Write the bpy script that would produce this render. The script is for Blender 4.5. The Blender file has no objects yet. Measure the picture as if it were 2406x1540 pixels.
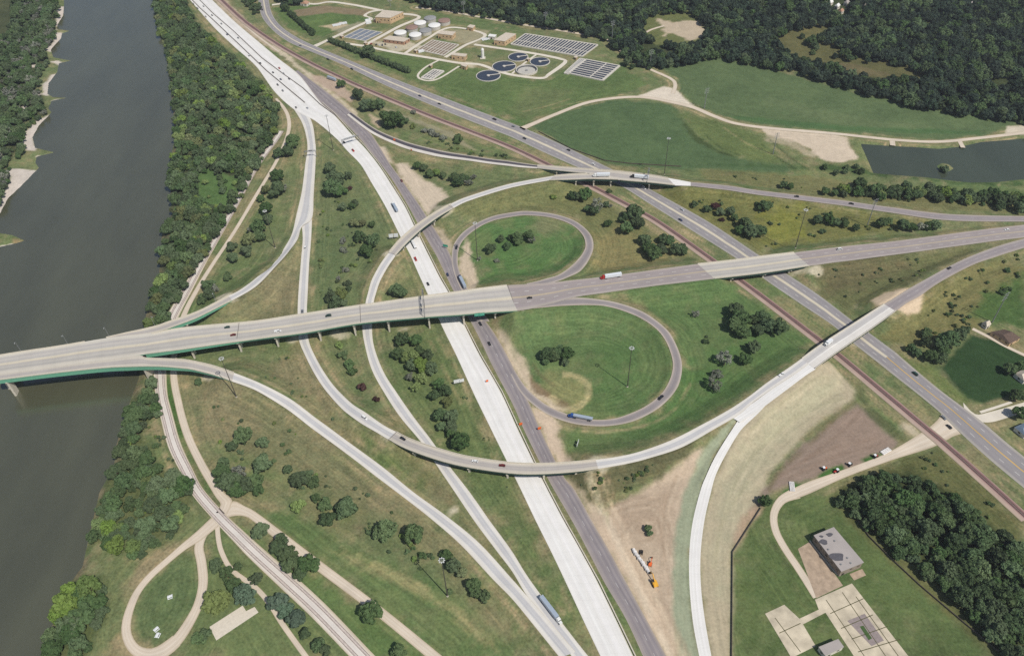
import bpy, math, random
import numpy as np
from mathutils import Matrix, Vector
random.seed(7); rng = np.random.default_rng(11)
D = bpy.data; SC = bpy.context.scene; COL = SC.collection
R_ = math.radians
# ------------------------------------------------------------------ survey: camera of the aerial view and helpers
CX, CY, FOC, PITCH, ROLL, ALT = 1202.5, 770.0, 1850.0, R_(43.4), R_(1.94), 460.0
_f = np.array([0, math.cos(PITCH), -math.sin(PITCH)]); _r = np.array([1., 0, 0]); _d = np.cross(_f, _r)
_c, _s = math.cos(ROLL), math.sin(ROLL)
CAMR = np.array([_c*_r+_s*_d, -_s*_r+_c*_d, _f]); EYE = np.array([0, 0, ALT])

def U(px, py, z=0.0):
    """aerial survey point -> place on the level z"""
    d = np.array([(px-CX)/FOC, (py-CY)/FOC, 1.0]) @ CAMR
    t = (z-ALT)/d[2]
    return float(t*d[0]), float(t*d[1])

def PX(x, y, z):
    q = (np.stack(np.broadcast_arrays(x, y, z), -1)-EYE) @ CAMR.T
    return CX+FOC*q[..., 0]/q[..., 2], CY+FOC*q[..., 1]/q[..., 2]

def pxm(px, py, z=0):
    x, y = U(px, py, z)
    return FOC/math.sqrt(x*x+y*y+(ALT-z)**2)

# ------------------------------------------------------------------ colours and materials
HAZE = .00006
KLIGHT = 1.18
def lin(c): c /= 255.0; return c/12.92 if c <= 0.04045 else ((c+0.055)/1.055)**2.4
def A(r, g, b, k=None): k = k or KLIGHT; return (lin(r)/k, lin(g)/k, lin(b)/k, 1)

class NT:
    def __init__(s, name):
        s.m = D.materials.new(name); s.m.use_nodes = True; s.t = s.m.node_tree; s.t.nodes.clear()
        s.out = s.n('ShaderNodeOutputMaterial')
    def n(s, typ, **kw):
        nd = s.t.nodes.new(typ)
        for k, v in kw.items():
            if k.startswith('i_'): nd.inputs[k[2:].replace('_', ' ')].default_value = v
            else: setattr(nd, k, v)
        return nd
    def l(s, a, b): s.t.links.new(a, b)
    def noise(s, scale, detail=3, vec=None, rough=0.55):
        n = s.n('ShaderNodeTexNoise'); n.inputs['Scale'].default_value = scale; n.inputs['Detail'].default_value = detail
        n.inputs['Roughness'].default_value = rough
        if vec is not None: s.l(vec, n.inputs['Vector'])
        return n.outputs['Fac']
    def math(s, op, a, b=None, clamp=False):
        n = s.n('ShaderNodeMath', operation=op, use_clamp=clamp)
        for i, v in enumerate((a, b)):
            if v is None: continue
            if isinstance(v, (int, float)): n.inputs[i].default_value = v
            else: s.l(v, n.inputs[i])
        return n.outputs[0]
    def maprange(s, v, a, b, c, d):
        n = s.n('ShaderNodeMapRange'); s.l(v, n.inputs[0])
        for i, x in enumerate((a, b, c, d)): n.inputs[i+1].default_value = x
        return n.outputs[0]
    def mix(s, fac, a, b, mode='MIX'):
        n = s.n('ShaderNodeMix', data_type='RGBA', blend_type=mode)
        for i, v in ((0, fac), (6, a), (7, b)):
            if isinstance(v, (int, float, tuple)): n.inputs[i].default_value = v
            else: s.l(v, n.inputs[i])
        return n.outputs[2]
    def scale_col(s, col, val):
        n = s.n('ShaderNodeVectorMath', operation='SCALE')
        if isinstance(col, tuple): n.inputs[0].default_value = col[:3]
        else: s.l(col, n.inputs[0])
        if isinstance(val, (int, float)): n.inputs['Scale'].default_value = val
        else: s.l(val, n.inputs['Scale'])
        return n.outputs[0]
    def pos(s): return s.n('ShaderNodeNewGeometry').outputs['Position']
    def bsdf(s, col, rough=0.9, spec=0.2, metal=0.0):
        b = s.n('ShaderNodeBsdfPrincipled')
        if isinstance(col, tuple): b.inputs['Base Color'].default_value = col
        else: s.l(col, b.inputs['Base Color'])
        b.inputs['Roughness'].default_value = rough; b.inputs['Specular IOR Level'].default_value = spec
        b.inputs['Metallic'].default_value = metal
        s.l(b.outputs[0], s.out.inputs[0]); return b

MATS = {}
def paint(name, rgb, rough=0.6, spec=0.3, metal=0.0, var=0.15, scale=0.6):
    if name in MATS: return MATS[name]
    t = NT(name); f = t.maprange(t.noise(scale, 4, t.pos()), 0.3, 0.7, 1-var, 1+var)
    t.bsdf(t.scale_col(A(*rgb), f), rough, spec, metal); MATS[name] = t.m; return t.m

def road_mat(name, stops, streak=0.1, patch=0.12, joint=0, rough=0.9, dash=()):
    """stops: (u, (r,g,b)) across the road; wear runs along the road"""
    t = NT(name); uv = t.n('ShaderNodeUVMap'); uv.uv_map = 'UVMap'
    sp = t.n('ShaderNodeSeparateXYZ'); t.l(uv.outputs[0], sp.inputs[0])
    rp = t.n('ShaderNodeValToRGB'); e = rp.color_ramp.elements
    while len(e) < len(stops): e.new(0.5)
    for i, (u, c) in enumerate(stops): e[i].position = u; e[i].color = A(*c)
    w = t.math('ADD', sp.outputs[0], t.math('MULTIPLY', t.math('SUBTRACT', t.noise(0.05, 2, t.pos()), 0.5), 0.06))
    t.l(w, rp.inputs[0])
    mp = t.n('ShaderNodeMapping'); mp.inputs['Scale'].default_value = (14, 0.02, 1); t.l(uv.outputs[0], mp.inputs[0])
    s1 = t.maprange(t.noise(1.0, 3, mp.outputs[0]), 0.3, 0.7, 1-streak, 1+streak)
    s2 = t.maprange(t.noise(0.07, 4, t.pos()), 0.3, 0.7, 1-patch, 1+patch)
    s3 = t.maprange(t.noise(1.3, 2, t.pos()), 0.2, 0.8, 0.98, 1.02)
    f = t.math('MULTIPLY', t.math('MULTIPLY', s1, s2), s3)
    if joint:
        fr = t.math('FRACT', t.math('DIVIDE', sp.outputs[1], joint))
        j = t.maprange(t.math('LESS_THAN', fr, 0.12), 0, 1, 1.0, 0.975)
        f = t.math('MULTIPLY', f, j)
    col = t.scale_col(rp.outputs[0], f)
    for u in dash:
        a = t.math('LESS_THAN', t.math('ABSOLUTE', t.math('SUBTRACT', sp.outputs[0], u)), .011)
        a = t.math('MULTIPLY', a, t.math('LESS_THAN', t.math('FRACT', t.math('DIVIDE', sp.outputs[1], 12.2)), .32)); col = t.mix(t.math('MULTIPLY', a, .45), col, A(228, 226, 218))
    t.bsdf(col, rough, 0.15); MATS[name] = t.m; return t.m

G3 = lambda a, m, b: [(0.0, a), (0.16, a), (0.3, m), (0.45, m), (0.55, m), (0.7, m), (0.84, b), (1.0, b)]
road_mat('new_concrete', [(0, (222, 217, 206)), (.05, (232, 229, 222)), (.25, (226, 223, 217)), (.33, (233, 231, 225)), (.5, (225, 222, 215)), (.62, (234, 231, 226)), (.8, (227, 224, 217)), (.95, (231, 228, 221)), (1, (216, 209, 195))], .05, .05, 6)
road_mat('old_concrete', [(0, (205, 196, 178)), (.06, (221, 216, 205)), (.24, (219, 214, 204)), (.34, (192, 190, 189)), (.5, (198, 196, 193)), (.64, (190, 189, 188)), (.74, (220, 216, 207)), (.94, (222, 216, 204)), (1, (204, 195, 178))], .05, .05, 6)
road_mat('deck_concrete', [(0, (210, 204, 190)), (.1, (202, 196, 182)), (.2, (180, 175, 169)), (.3, (194, 188, 178)), (.4, (178, 174, 168)), (.49, (208, 199, 178)), (.52, (211, 200, 176)), (.6, (176, 171, 164)), (.7, (186, 181, 171)), (.8, (172, 168, 161)), (.9, (199, 192, 178)), (1, (206, 199, 184))], .05, .05, 9)
road_mat('split_deck', [(0, (214, 208, 196)), (.08, (222, 217, 208)), (.44, (220, 215, 206)), (.47, (236, 232, 224)), (.5, (236, 232, 224)), (.53, (198, 194, 188)), (.7, (188, 185, 181)), (.9, (200, 196, 189)), (1, (212, 206, 194))], .05, .06, 9)
road_mat('ramp_deck', [(0, (200, 192, 176)), (.25, (196, 188, 174)), (.4, (172, 166, 160)), (.5, (184, 177, 168)), (.62, (170, 164, 158)), (.8, (198, 190, 176)), (1, (204, 196, 180))], .04, .05, 9)
road_mat('old_asphalt', [(0, (164, 153, 143)), (.1, (158, 149, 144)), (.3, (140, 132, 133)), (.42, (152, 144, 142)), (.55, (134, 127, 129)), (.68, (153, 145, 143)), (.8, (137, 130, 132)), (.93, (160, 150, 143)), (1, (178, 163, 145))], .07, .08, dash=(.5,))
road_mat('loop_asphalt', [(0, (186, 174, 160)), (.14, (178, 167, 156)), (.24, (152, 144, 141)), (.5, (142, 135, 134)), (.76, (152, 144, 141)), (.88, (174, 162, 151)), (1, (190, 176, 160))], .06, .08)
road_mat('pink_asphalt', [(0, (170, 160, 150)), (.08, (172, 160, 152)), (.14, (158, 148, 146)), (.3, (161, 151, 147)), (.45, (158, 149, 146)), (.49, (184, 170, 146)), (.515, (186, 171, 146)), (.55, (160, 151, 147)), (.7, (158, 149, 145)), (.86, (158, 148, 146)), (.93, (173, 164, 155)), (1, (170, 161, 150))], .05, .05, dash=(.29, .71))
road_mat('exit_asphalt', [(0, (172, 161, 150)), (.15, (166, 156, 150)), (.3, (148, 140, 140)), (.5, (153, 145, 144)), (.7, (148, 140, 140)), (.86, (165, 156, 150)), (1, (172, 162, 150))], .05, .06, dash=(.5,))
road_mat('highway_paving', [(0, (166, 162, 152)), (.07, (162, 158, 152)), (.12, (146, 142, 142)), (.26, (152, 147, 146)), (.42, (150, 146, 144)), (.45, (206, 196, 174)), (.55, (207, 197, 175)), (.58, (150, 146, 144)), (.74, (152, 147, 147)), (.88, (145, 141, 141)), (.94, (160, 156, 151)), (1, (164, 160, 151))], .06, .06, dash=(.27, .73))
road_mat('town_paving', [(0, (168, 163, 152)), (.07, (164, 158, 150)), (.13, (143, 138, 138)), (.28, (150, 145, 144)), (.48, (146, 142, 141)), (.495, (205, 168, 96)), (.515, (205, 168, 96)), (.54, (146, 142, 141)), (.74, (152, 147, 146)), (.88, (146, 141, 141)), (.94, (172, 165, 155)), (1, (172, 166, 155))], .06, .06, dash=(.28, .73))
road_mat('fresh_asphalt', [(0, (206, 196, 176)), (.15, (150, 142, 136)), (.22, (86, 83, 88)), (.5, (84, 81, 87)), (.56, (92, 88, 92)), (.62, (214, 207, 196)), (.8, (219, 213, 203)), (.93, (214, 206, 192)), (1, (190, 176, 154))], .05, .08)
road_mat('gravel', [(0, (190, 174, 148)), (.2, (216, 202, 182)), (.35, (208, 193, 172)), (.5, (218, 205, 186)), (.65, (208, 193, 172)), (.8, (216, 202, 182)), (1, (186, 170, 145))], .06, .08)
road_mat('red_ballast', [(0, (124, 122, 94)), (.07, (170, 146, 132)), (.16, (134, 102, 99)), (.4, (124, 93, 92)), (.52, (138, 108, 104)), (.6, (176, 152, 139)), (.88, (180, 160, 144)), (1, (140, 130, 104))], .08, .1)
road_mat('pale_ballast', [(0, (190, 176, 150)), (.12, (210, 199, 180)), (.3, (224, 217, 206)), (.5, (214, 206, 196)), (.7, (225, 218, 208)), (.9, (216, 207, 193)), (1, (196, 182, 158))], .05, .08)
road_mat('worn_concrete', [(0, (220, 211, 192)), (.5, (218, 209, 193)), (1, (220, 211, 192))], .03, .07)
paint('apron', (202, 190, 166), .9, .1, var=.26, scale=.12)
paint('plaza', (216, 206, 188), .9, .1, var=.08)
paint('grey_yard', (150, 138, 134), .9, .1, var=.14)
paint('brown_yard', (176, 156, 134), .95, .05, var=.2, scale=.3)
paint('parapet', (206, 198, 180), .9, .1, var=.08)
paint('pier_concrete', (206, 198, 180), .9, .1, var=.1)
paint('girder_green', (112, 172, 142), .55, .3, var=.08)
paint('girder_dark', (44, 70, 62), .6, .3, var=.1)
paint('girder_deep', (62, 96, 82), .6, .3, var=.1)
paint('joint_dark', (120, 114, 108), .9, .1)
paint('steel', (150, 152, 152), .5, .4, .3)
paint('dark_steel', (92, 88, 80), .6, .3, .2)
paint('white_metal', (232, 233, 232), .4, .4)
paint('sign_green', (60, 160, 132), .5, .3)
paint('lamp_white', (206, 207, 204), .4, .3)
paint('tyre', (36, 36, 38), .9, .1)
paint('glass', (34, 40, 46), .12, .6)
paint('orange', (232, 110, 52), .6, .3)
paint('yellow', (236, 176, 60), .5, .3)
paint('machine_dark', (58, 52, 46), .7, .3)
paint('pipe_concrete', (226, 222, 216), .85, .1)
paint('brick', (206, 176, 138), .9, .1, var=.12)
paint('red_brick', (176, 140, 116), .9, .1, var=.12)
paint('roof_tan', (206, 194, 176), .9, .1)
paint('roof_grey', (172, 164, 158), .9, .1, var=.07, scale=.1)
paint('roof_stain', (96, 94, 98), .9, .1)
paint('roof_brown', (104, 88, 78), .9, .1)
paint('roof_blue', (128, 144, 160), .7, .2)
paint('wall_white', (222, 214, 200), .9, .1)
paint('wall_dim', (150, 138, 124), .9, .1)
paint('tank_white', (234, 232, 226), .6, .2, var=.05)
paint('tank_grey', (150, 150, 148), .7, .2)
paint('tank_red', (150, 124, 112), .8, .2)
paint('tank_side', (190, 186, 176), .8, .2)
paint('basin_wall', (206, 200, 188), .9, .1)
paint('basin_water', (58, 64, 76), .15, .5, var=.2)
paint('slate_water', (128, 134, 142), .3, .4, var=.12)
paint('brown_bed', (138, 124, 108), .9, .1)
paint('fence_dark', (96, 88, 78), .8, .2)
paint('rail_steel', (112, 96, 92), .5, .4, .3)
paint('sleeper', (124, 104, 98), .9, .1)
paint('sleeper_pale', (200, 188, 178), .9, .1)
paint('bark', (110, 96, 80), .95, .05)
for nm, c in dict(white=(232, 232, 228), black=(38, 40, 44), grey=(120, 124, 128), silver=(186, 190, 194), red=(170, 44, 40), maroon=(110, 36, 34), green=(40, 72, 62), blue=(44, 84, 150), navy=(40, 52, 84), tan=(196, 184, 156)).items():
    paint('paint_'+nm, c, .3, .5, var=.03)
paint('trailer_white', (226, 230, 232), .4, .4, var=.04)
paint('trailer_silver', (178, 190, 202), .35, .5, .2, var=.05)

# ------------------------------------------------------------------ mesh building
class MB:
    def __init__(s): s.v = []; s.f = []; s.m = []; s.uv = None
    def face(s, pts, mi=0):
        i = len(s.v); s.v += [tuple(p) for p in pts]; s.f.append(tuple(range(i, i+len(pts)))); s.m.append(mi)
    def hull8(s, b, t, mi=0):
        """box from four bottom and four top corners (anticlockwise from above)"""
        i = len(s.v); s.v += [tuple(p) for p in b]+[tuple(p) for p in t]; n = len(b)
        s.f.append(tuple(range(i+n-1, i-1, -1))); s.f.append(tuple(range(i+n, i+2*n))); s.m += [mi, mi]
        for k in range(n):
            j = (k+1) % n; s.f.append((i+k, i+j, i+n+j, i+n+k)); s.m.append(mi)
        return s
    def box(s, c, size, rz=0, mi=0, top=1.0, topx=None):
        cs, sn = math.cos(rz), math.sin(rz); hx, hy, hz = (q/2 for q in size); tx = top if topx is None else topx
        P = lambda x, y, z: (c[0]+x*cs-y*sn, c[1]+x*sn+y*cs, c[2]+z)
        q = ((-1, -1), (1, -1), (1, 1), (-1, 1))
        s.hull8([P(a*hx, b*hy, -hz) for a, b in q], [P(a*hx*tx, b*hy*top, hz) for a, b in q], mi); return s
    def poly(s, pts, z0, z1, mi=0): s.hull8([(x, y, z0) for x, y in pts], [(x, y, z1) for x, y in pts], mi); return s
    def tube(s, a, b, r0, r1=None, n=8, mi=0):
        r1 = r0 if r1 is None else r1; a, b = Vector(a), Vector(b); d = (b-a).normalized()
        u = d.orthogonal().normalized(); w = d.cross(u)
        s.hull8([a+(u*math.cos(k*2*math.pi/n)+w*math.sin(k*2*math.pi/n))*r0 for k in range(n)], [b+(u*math.cos(k*2*math.pi/n)+w*math.sin(k*2*math.pi/n))*r1 for k in range(n)], mi); return s
    def lathe(s, prof, n=24, c=(0, 0), mi=0, closed=True):
        i = len(s.v)
        for r, z in prof:
            for k in range(n): s.v.append((c[0]+r*math.cos(k*2*math.pi/n), c[1]+r*math.sin(k*2*math.pi/n), z))
        for a in range(len(prof)-1):
            for k in range(n):
                j = (k+1) % n; s.f.append((i+a*n+k, i+a*n+j, i+(a+1)*n+j, i+(a+1)*n+k)); s.m.append(mi)
        return s
    def build(s, name, mats, parent=None, loc=None):
        me = D.meshes.new(name); me.from_pydata(s.v, [], s.f)
        for m in (mats if isinstance(mats, (list, tuple)) else [mats]): me.materials.append(MATS[m] if isinstance(m, str) else m)
        if any(s.m): me.polygons.foreach_set('material_index', s.m)
        if s.uv is not None:
            ul = me.uv_layers.new(name='UVMap'); vi = np.zeros(len(me.loops), int); me.loops.foreach_get('vertex_index', vi)
            ul.data.foreach_set('uv', np.array(s.uv, float)[vi].ravel())
        me.update(); return link(name, me, parent, loc)

def link(name, data, parent=None, loc=None):
    o = D.objects.new(name, data); COL.objects.link(o)
    if parent is not None: o.parent = parent
    if loc is not None: o.location = loc
    return o
def tag(o, label=None, cat=None, group=None, kind=None):
    for k, v in (('label', label), ('category', cat), ('group', group), ('kind', kind)):
        if v: o[k] = v
    return o
def thing(name, label, cat, loc=(0, 0, 0), rz=0, group=None):
    o = link(name, None, None, loc); o.rotation_euler = (0, 0, rz); o.empty_display_size = 1
    return tag(o, label, cat, group)
def dup(root, loc, rz, label, group=None):
    r = root.copy(); COL.objects.link(r); r.location = loc; r.rotation_euler = (0, 0, rz); r['label'] = label
    if group: r['group'] = group
    for ch in root.children:
        c = ch.copy(); COL.objects.link(c); c.parent = r
        for g in ch.children:
            d = g.copy(); COL.objects.link(d); d.parent = c
    return r

# ------------------------------------------------------------------ roads: edge pairs (left x,y, right x,y, height, 'b' = bridge span to the next pair)
def crom(P, k, t):
    p0, p1, p2, p3 = P[max(k-1, 0)], P[k], P[min(k+1, len(P)-1)], P[min(k+2, len(P)-1)]
    return 0.5*((2*p1)+(p2-p0)*t+(2*p0-5*p1+4*p2-p3)*t*t+(3*p1-p0-3*p2+p3)*t**3)
class Road: pass
ROADS = {}
def road(key, mat, pairs, label, step=3.0, name='road', emb=True, halo=1.0, shift=0.0):
    r = Road(); L, Rr = [], []
    for p in pairs:
        z = p[4] if len(p) > 4 else 0.0
        L.append(np.array([*U(p[0], p[1], z), z])); Rr.append(np.array([*U(p[2], p[3], z), z]))
    r.L, r.R, r.b = [], [], []
    for k in range(len(pairs)-1):
        n = max(2, int(np.linalg.norm((L[k+1]+Rr[k+1]-L[k]-Rr[k])/2)/step)); isb = len(pairs[k]) > 5
        for q in range(n+(k == len(pairs)-2)):
            a, b = crom(L, k, q/n), crom(Rr, k, q/n)
            z = L[k][2]+(L[k+1][2]-L[k][2])*(q/n); t = q/n; t = t*t*(3-2*t)
            z = L[k][2]+(L[k+1][2]-L[k][2])*(0.5*t+0.5*q/n); a[2] = b[2] = z
            r.L.append(a); r.R.append(b); r.b.append(isb and (q > 0 or (k > 0 and len(pairs[k-1]) > 5)))
        if isb: r.b[-1] = True
    r.L, r.R, r.b = np.array(r.L), np.array(r.R), np.array(r.b); r.C = (r.L+r.R)/2; r.hw = np.linalg.norm(r.R-r.L, axis=1)/2
    d = np.gradient(r.C, axis=0); r.T = d/np.linalg.norm(d[:, :2], axis=1)[:, None]
    # true half-width across the direction of travel
    nrm = np.stack([-r.T[:, 1], r.T[:, 0]], 1); r.hw = np.abs(((r.R-r.L)[:, :2]*nrm).sum(1))/2
    r.V = np.concatenate([[0], np.cumsum(np.linalg.norm(np.diff(r.C, axis=0), axis=1))])
    r.mat, r.label, r.name, r.emb, r.halo, r.shift = mat, label, name, emb, halo, shift; r.key = key
    ROADS[key] = r; return r
def path(key, mat, pts, w, label, name='path', halo=.6, shift=0.0, emb=True):
    W = np.array([[*U(p[0], p[1], p[2] if len(p) > 2 else 0), p[2] if len(p) > 2 else 0] for p in pts]); d = np.gradient(W[:, :2], axis=0); d /= np.linalg.norm(d, axis=1)[:, None]
    n = np.stack([-d[:, 1], d[:, 0]], 1); pr = []
    for i in range(len(W)):
        ww = w[i] if isinstance(w, (list, tuple)) else w
        a, b = W[i, :2]+n[i]*ww/2, W[i, :2]-n[i]*ww/2
        ax, ay = PX(a[0], a[1], W[i, 2]); bx, by = PX(b[0], b[1], W[i, 2]); pr.append((ax, ay, bx, by, W[i, 2]))
    return road(key, mat, pr, label, name=name, halo=halo, shift=shift, emb=emb)

road('freeway', 'new_concrete', [(444, -2, 496, -2), (500, 62, 550, 50), (550, 110, 603, 95), (601, 156, 654, 138), (646, 217, 703, 177), (694, 260, 752, 240), (741, 285, 781, 266), (791, 327, 826, 316), (816, 355, 856, 347), (847, 387, 887, 385), (873, 430, 918, 432), (908, 490, 951, 485), (941, 557, 974, 533), (963, 598, 998, 582), (983, 643, 1031, 648), (1006, 694, 1055, 690), (1040, 770, 1094, 770), (1071, 833, 1126, 833), (1113, 925, 1176, 920), (1151, 1003, 1214, 1003), (1191, 1084, 1255, 1088), (1226, 1155, 1289, 1155), (1257, 1220, 1322, 1218), (1292, 1290, 1357, 1280), (1327, 1363, 1402, 1363), (1372, 1460, 1447, 1455), (1412, 1544, 1489, 1544)], 'wide new white concrete freeway running under the bridges', halo=.6)
road('old_freeway', 'old_asphalt', [(690, 168, 700, 166), (751, 241, 776, 222), (796, 277, 834, 272), (841, 322, 872, 315), (866, 352, 893, 347), (893, 385, 916, 385), (926, 430, 951, 433), (959, 485, 984, 480), (981, 525, 1010, 520), (1001, 560, 1034, 558), (1026, 603, 1060, 603), (1066, 685, 1087, 683), (1116, 775, 1156, 775), (1156, 858, 1202, 855), (1202, 945, 1240, 940), (1230, 1008, 1270, 1010), (1265, 1080, 1306, 1085), (1290, 1130, 1330, 1127), (1310, 1165, 1350, 1150), (1352, 1238, 1392, 1225), (1387, 1305, 1427, 1285), (1420, 1368, 1472, 1368), (1470, 1453, 1518, 1453), (1512, 1544, 1568, 1544)], 'worn grey asphalt freeway lanes beside the new white pavement', halo=1.2, shift=-.03)
road('river_exit', 'old_concrete', [(689, 255, 722, 262), (709, 288, 735, 295), (719, 320, 740, 330), (722, 350, 742, 352), (717, 385, 741, 387), (709, 448, 737, 455), (696, 505, 733, 512, .3), (686, 548, 709, 533, 1.2), (666, 585, 699, 562, 2.8), (636, 625, 676, 594, 5), (601, 653, 642, 632, 7), (566, 679, 601, 673, 8.6), (537, 694, 545, 706, 9.6)], 'concrete ramp curving from the freeway to the river bridge', shift=-.05)
road('yard_ramp', 'old_concrete', [(707, 520, 733, 515), (711, 558, 731, 560), (707, 610, 726, 623), (701, 685, 723, 685), (699, 735, 721, 733), (701, 793, 724, 793), (719, 840, 741, 838, .8), (751, 898, 776, 895, 2.5), (796, 953, 821, 943, 4.2), (839, 988, 861, 970, 5.6), (889, 1018, 901, 998, 6.8), (912, 1032, 932, 1014, 7.2)], 'straight concrete ramp passing under the river bridge towards the curved flyover', shift=-.02)
road('flyover_south', 'ramp_deck', [(912, 1032, 932, 1014, 7.2, 'b'), (951, 1053, 970, 1033, 7.8, 'b'), (1026, 1080, 1064, 1063, 8.2, 'b'), (1101, 1098, 1126, 1076, 8.4, 'b'), (1202, 1112, 1202, 1086, 8.5, 'b'), (1277, 1113, 1277, 1088, 8.4, 'b'), (1352, 1108, 1350, 1084, 8.1, 'b'), (1405, 1101, 1399, 1079, 7.8)], 'curved flyover')
road('southeast_ramp', 'old_concrete', [(1405, 1101, 1399, 1079, 7.8), (1477, 1088, 1450, 1072, 7.5), (1527, 1075, 1502, 1060, 7.3), (1602, 1050, 1577, 1033, 7.2), (1677, 1008, 1652, 995, 7.2), (1735, 974, 1715, 960, 7.3), (1765, 948, 1760, 930, 7.5), (1815, 912, 1803, 897, 7.8), (1866, 879, 1857, 860, 8), (1900, 855, 1882, 842, 8.2)], 'pale concrete ramp climbing towards the new southeast overpass')
road('new_ramp_top', 'new_concrete', [(1716, 978, 1738, 992, 7.1), (1765, 948, 1790, 958, 7.4), (1815, 912, 1836, 924, 7.7), (1866, 879, 1892, 882, 7.9), (1899, 854, 1916, 867, 8.15)], 'new white concrete lane along the climbing ramp', shift=-.06)
road('new_ramp', 'new_concrete', [(1776, 948, 1803, 947, 7.3), (1742, 976, 1775, 976, 7), (1715, 1015, 1740, 1010, 5.8), (1682, 1068, 1707, 1063, 3.6), (1657, 1120, 1682, 1113, 1.6), (1644, 1155, 1670, 1155, .6), (1627, 1223, 1655, 1220), (1619, 1295, 1646, 1295), (1619, 1368, 1646, 1368), (1627, 1458, 1655, 1450), (1643, 1545, 1672, 1545)], 'new white concrete ramp curving down through the graded earth', halo=.4, shift=-.1)
road('southeast_overpass', 'split_deck', [(1914, 866, 1882, 842, 8.2, 'b'), (1962, 831, 1929, 808, 8.4, 'b'), (2036, 780, 2004, 760, 8.6, 'b'), (2074, 753, 2044, 734, 8.5, 'b'), (2104, 731, 2076, 714, 8.2)], 'overpass')
road('southeast_town', 'exit_asphalt', [(2104, 731, 2076, 714, 8.2), (2130, 712, 2104, 697, 7.8), (2161, 695, 2136, 677, 7), (2204, 665, 2179, 653, 6), (2279, 625, 2250, 615, 4.2), (2340, 603, 2329, 583, 3), (2410, 581, 2410, 559, 2)], 'grey asphalt ramp leading from the new overpass to the right edge')
road('flyover_north_road', 'old_concrete', [(1302, 413, 1290, 424, 10), (1202, 431, 1202, 441, 9.2), (1101, 461, 1104, 471, 8), (1058, 479, 1066, 489, 8)], 'curved concrete ramp on a bank north of the round loop')
road('flyover_north', 'ramp_deck', [(1058, 479, 1066, 489, 8, 'b'), (1020, 500, 1030, 510, 8.2, 'b'), (976, 530, 989, 540, 8.4, 'b'), (939, 562, 952, 575, 8.2, 'b'), (914, 591, 929, 601, 7.8)], 'curved flyover')
road('flyover_north_foot', 'old_concrete', [(914, 591, 929, 601, 7.8), (895, 617, 913, 624, 7), (874, 655, 894, 658, 5), (863, 692, 882, 693, 3), (857, 720, 877, 718, 1.6), (851, 770, 874, 770, .4), (859, 820, 879, 815, 0), (874, 870, 901, 873), (901, 920, 934, 925), (939, 978, 971, 978), (989, 1038, 1013, 1033), (1026, 1093, 1055, 1093), (1068, 1155, 1103, 1155), (1114, 1223, 1151, 1223), (1164, 1290, 1200, 1290), (1202, 1340, 1234, 1345), (1232, 1390, 1268, 1393), (1258, 1425, 1302, 1438), (1305, 1487, 1353, 1504), (1345, 1544, 1385, 1544)], 'long concrete ramp passing under both bridges to the bottom edge', shift=-.03)
road('river_entry', 'old_concrete', [(550, 875, 545, 896, 8.6), (601, 895, 597, 915, 7), (676, 933, 668, 957, 4), (751, 988, 738, 1010, 1.6), (826, 1043, 812, 1064, .2), (901, 1098, 881, 1117), (971, 1155, 934, 1157), (1051, 1213, 1005, 1212), (1126, 1275, 1078, 1275), (1202, 1358, 1153, 1355), (1232, 1392, 1202, 1405), (1275, 1440, 1250, 1463), (1352, 1530, 1315, 1544)], 'concrete ramp descending from the river bridge to the bottom edge')
road('bridge_road', 'deck_concrete', [(-12, 836, -12, 879, 17, 'b'), (50, 826, 50, 871, 17, 'b'), (150, 811, 150, 857, 17, 'b'), (250, 794, 250, 844.5, 17, 'b'), (356, 783, 341, 832, 16.5, 'b'), (430, 770, 450, 818, 15.5, 'b'), (601, 754, 601, 797, 14.6, 'b'), (701, 739, 709, 783, 14.8, 'b'), (859, 715, 851, 759, 16, 'b'), (1006, 694, 1001, 745, 17, 'b'), (1110, 680, 1120, 736, 15.6, 'b'), (1190, 670, 1215, 730, 12.6)], 'bridge deck')
road('bridge_ramp_north', 'ramp_deck', [(250, 792.5, 250, 794, 17, 'b'), (300, 781, 300, 789, 16.8, 'b'), (350, 770, 357, 783, 16.4, 'b'), (390, 758, 412, 766, 15.2, 'b'), (475, 727, 475, 741, 12.4, 'b'), (537, 694, 545, 706, 9.6)], 'bridge ramp')
road('bridge_ramp_south', 'ramp_deck', [(-12, 879, -12, 894, 17, 'b'), (50, 871, 50, 886, 17, 'b'), (150, 857, 150, 874, 17, 'b'), (250, 844.5, 250, 864, 17, 'b'), (328, 834.5, 325, 861, 16.6, 'b'), (343, 841, 375, 861, 16, 'b'), (425, 844, 437, 866, 13.8, 'b'), (487, 855, 487, 877, 11.2, 'b'), (550, 875, 545, 896, 8.6)], 'bridge ramp')
road('main_east', 'pink_asphalt', [(1190, 670, 1215, 730, 12.6), (1240, 667, 1252, 724, 11.6), (1290, 664, 1300, 712, 10.6), (1327, 660, 1352, 698, 9.8), (1415, 650, 1427, 687, 8.7), (1527, 635, 1527, 673, 8.3), (1600, 625, 1610, 663, 8.2), (1638, 620, 1678, 655, 8.2)], 'pink grey asphalt road on the bank between the two loops')
road('east_overpass', 'deck_concrete', [(1638, 620, 1678, 655, 8.2, 'b'), (1720, 611, 1740, 648, 8.3, 'b'), (1804, 600, 1804, 640, 8.3, 'b'), (1864, 593, 1901, 625, 8)], 'overpass')
road('main_far_east', 'pink_asphalt', [(1864, 593, 1901, 625, 8), (1930, 585, 1950, 618, 7.2), (1979, 579, 2029, 608, 6.4), (2129, 563, 2179, 588, 4), (2279, 543, 2316, 569, 2.4), (2415, 527, 2415, 557, 1)], 'pink grey main road running off the right edge')
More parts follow.
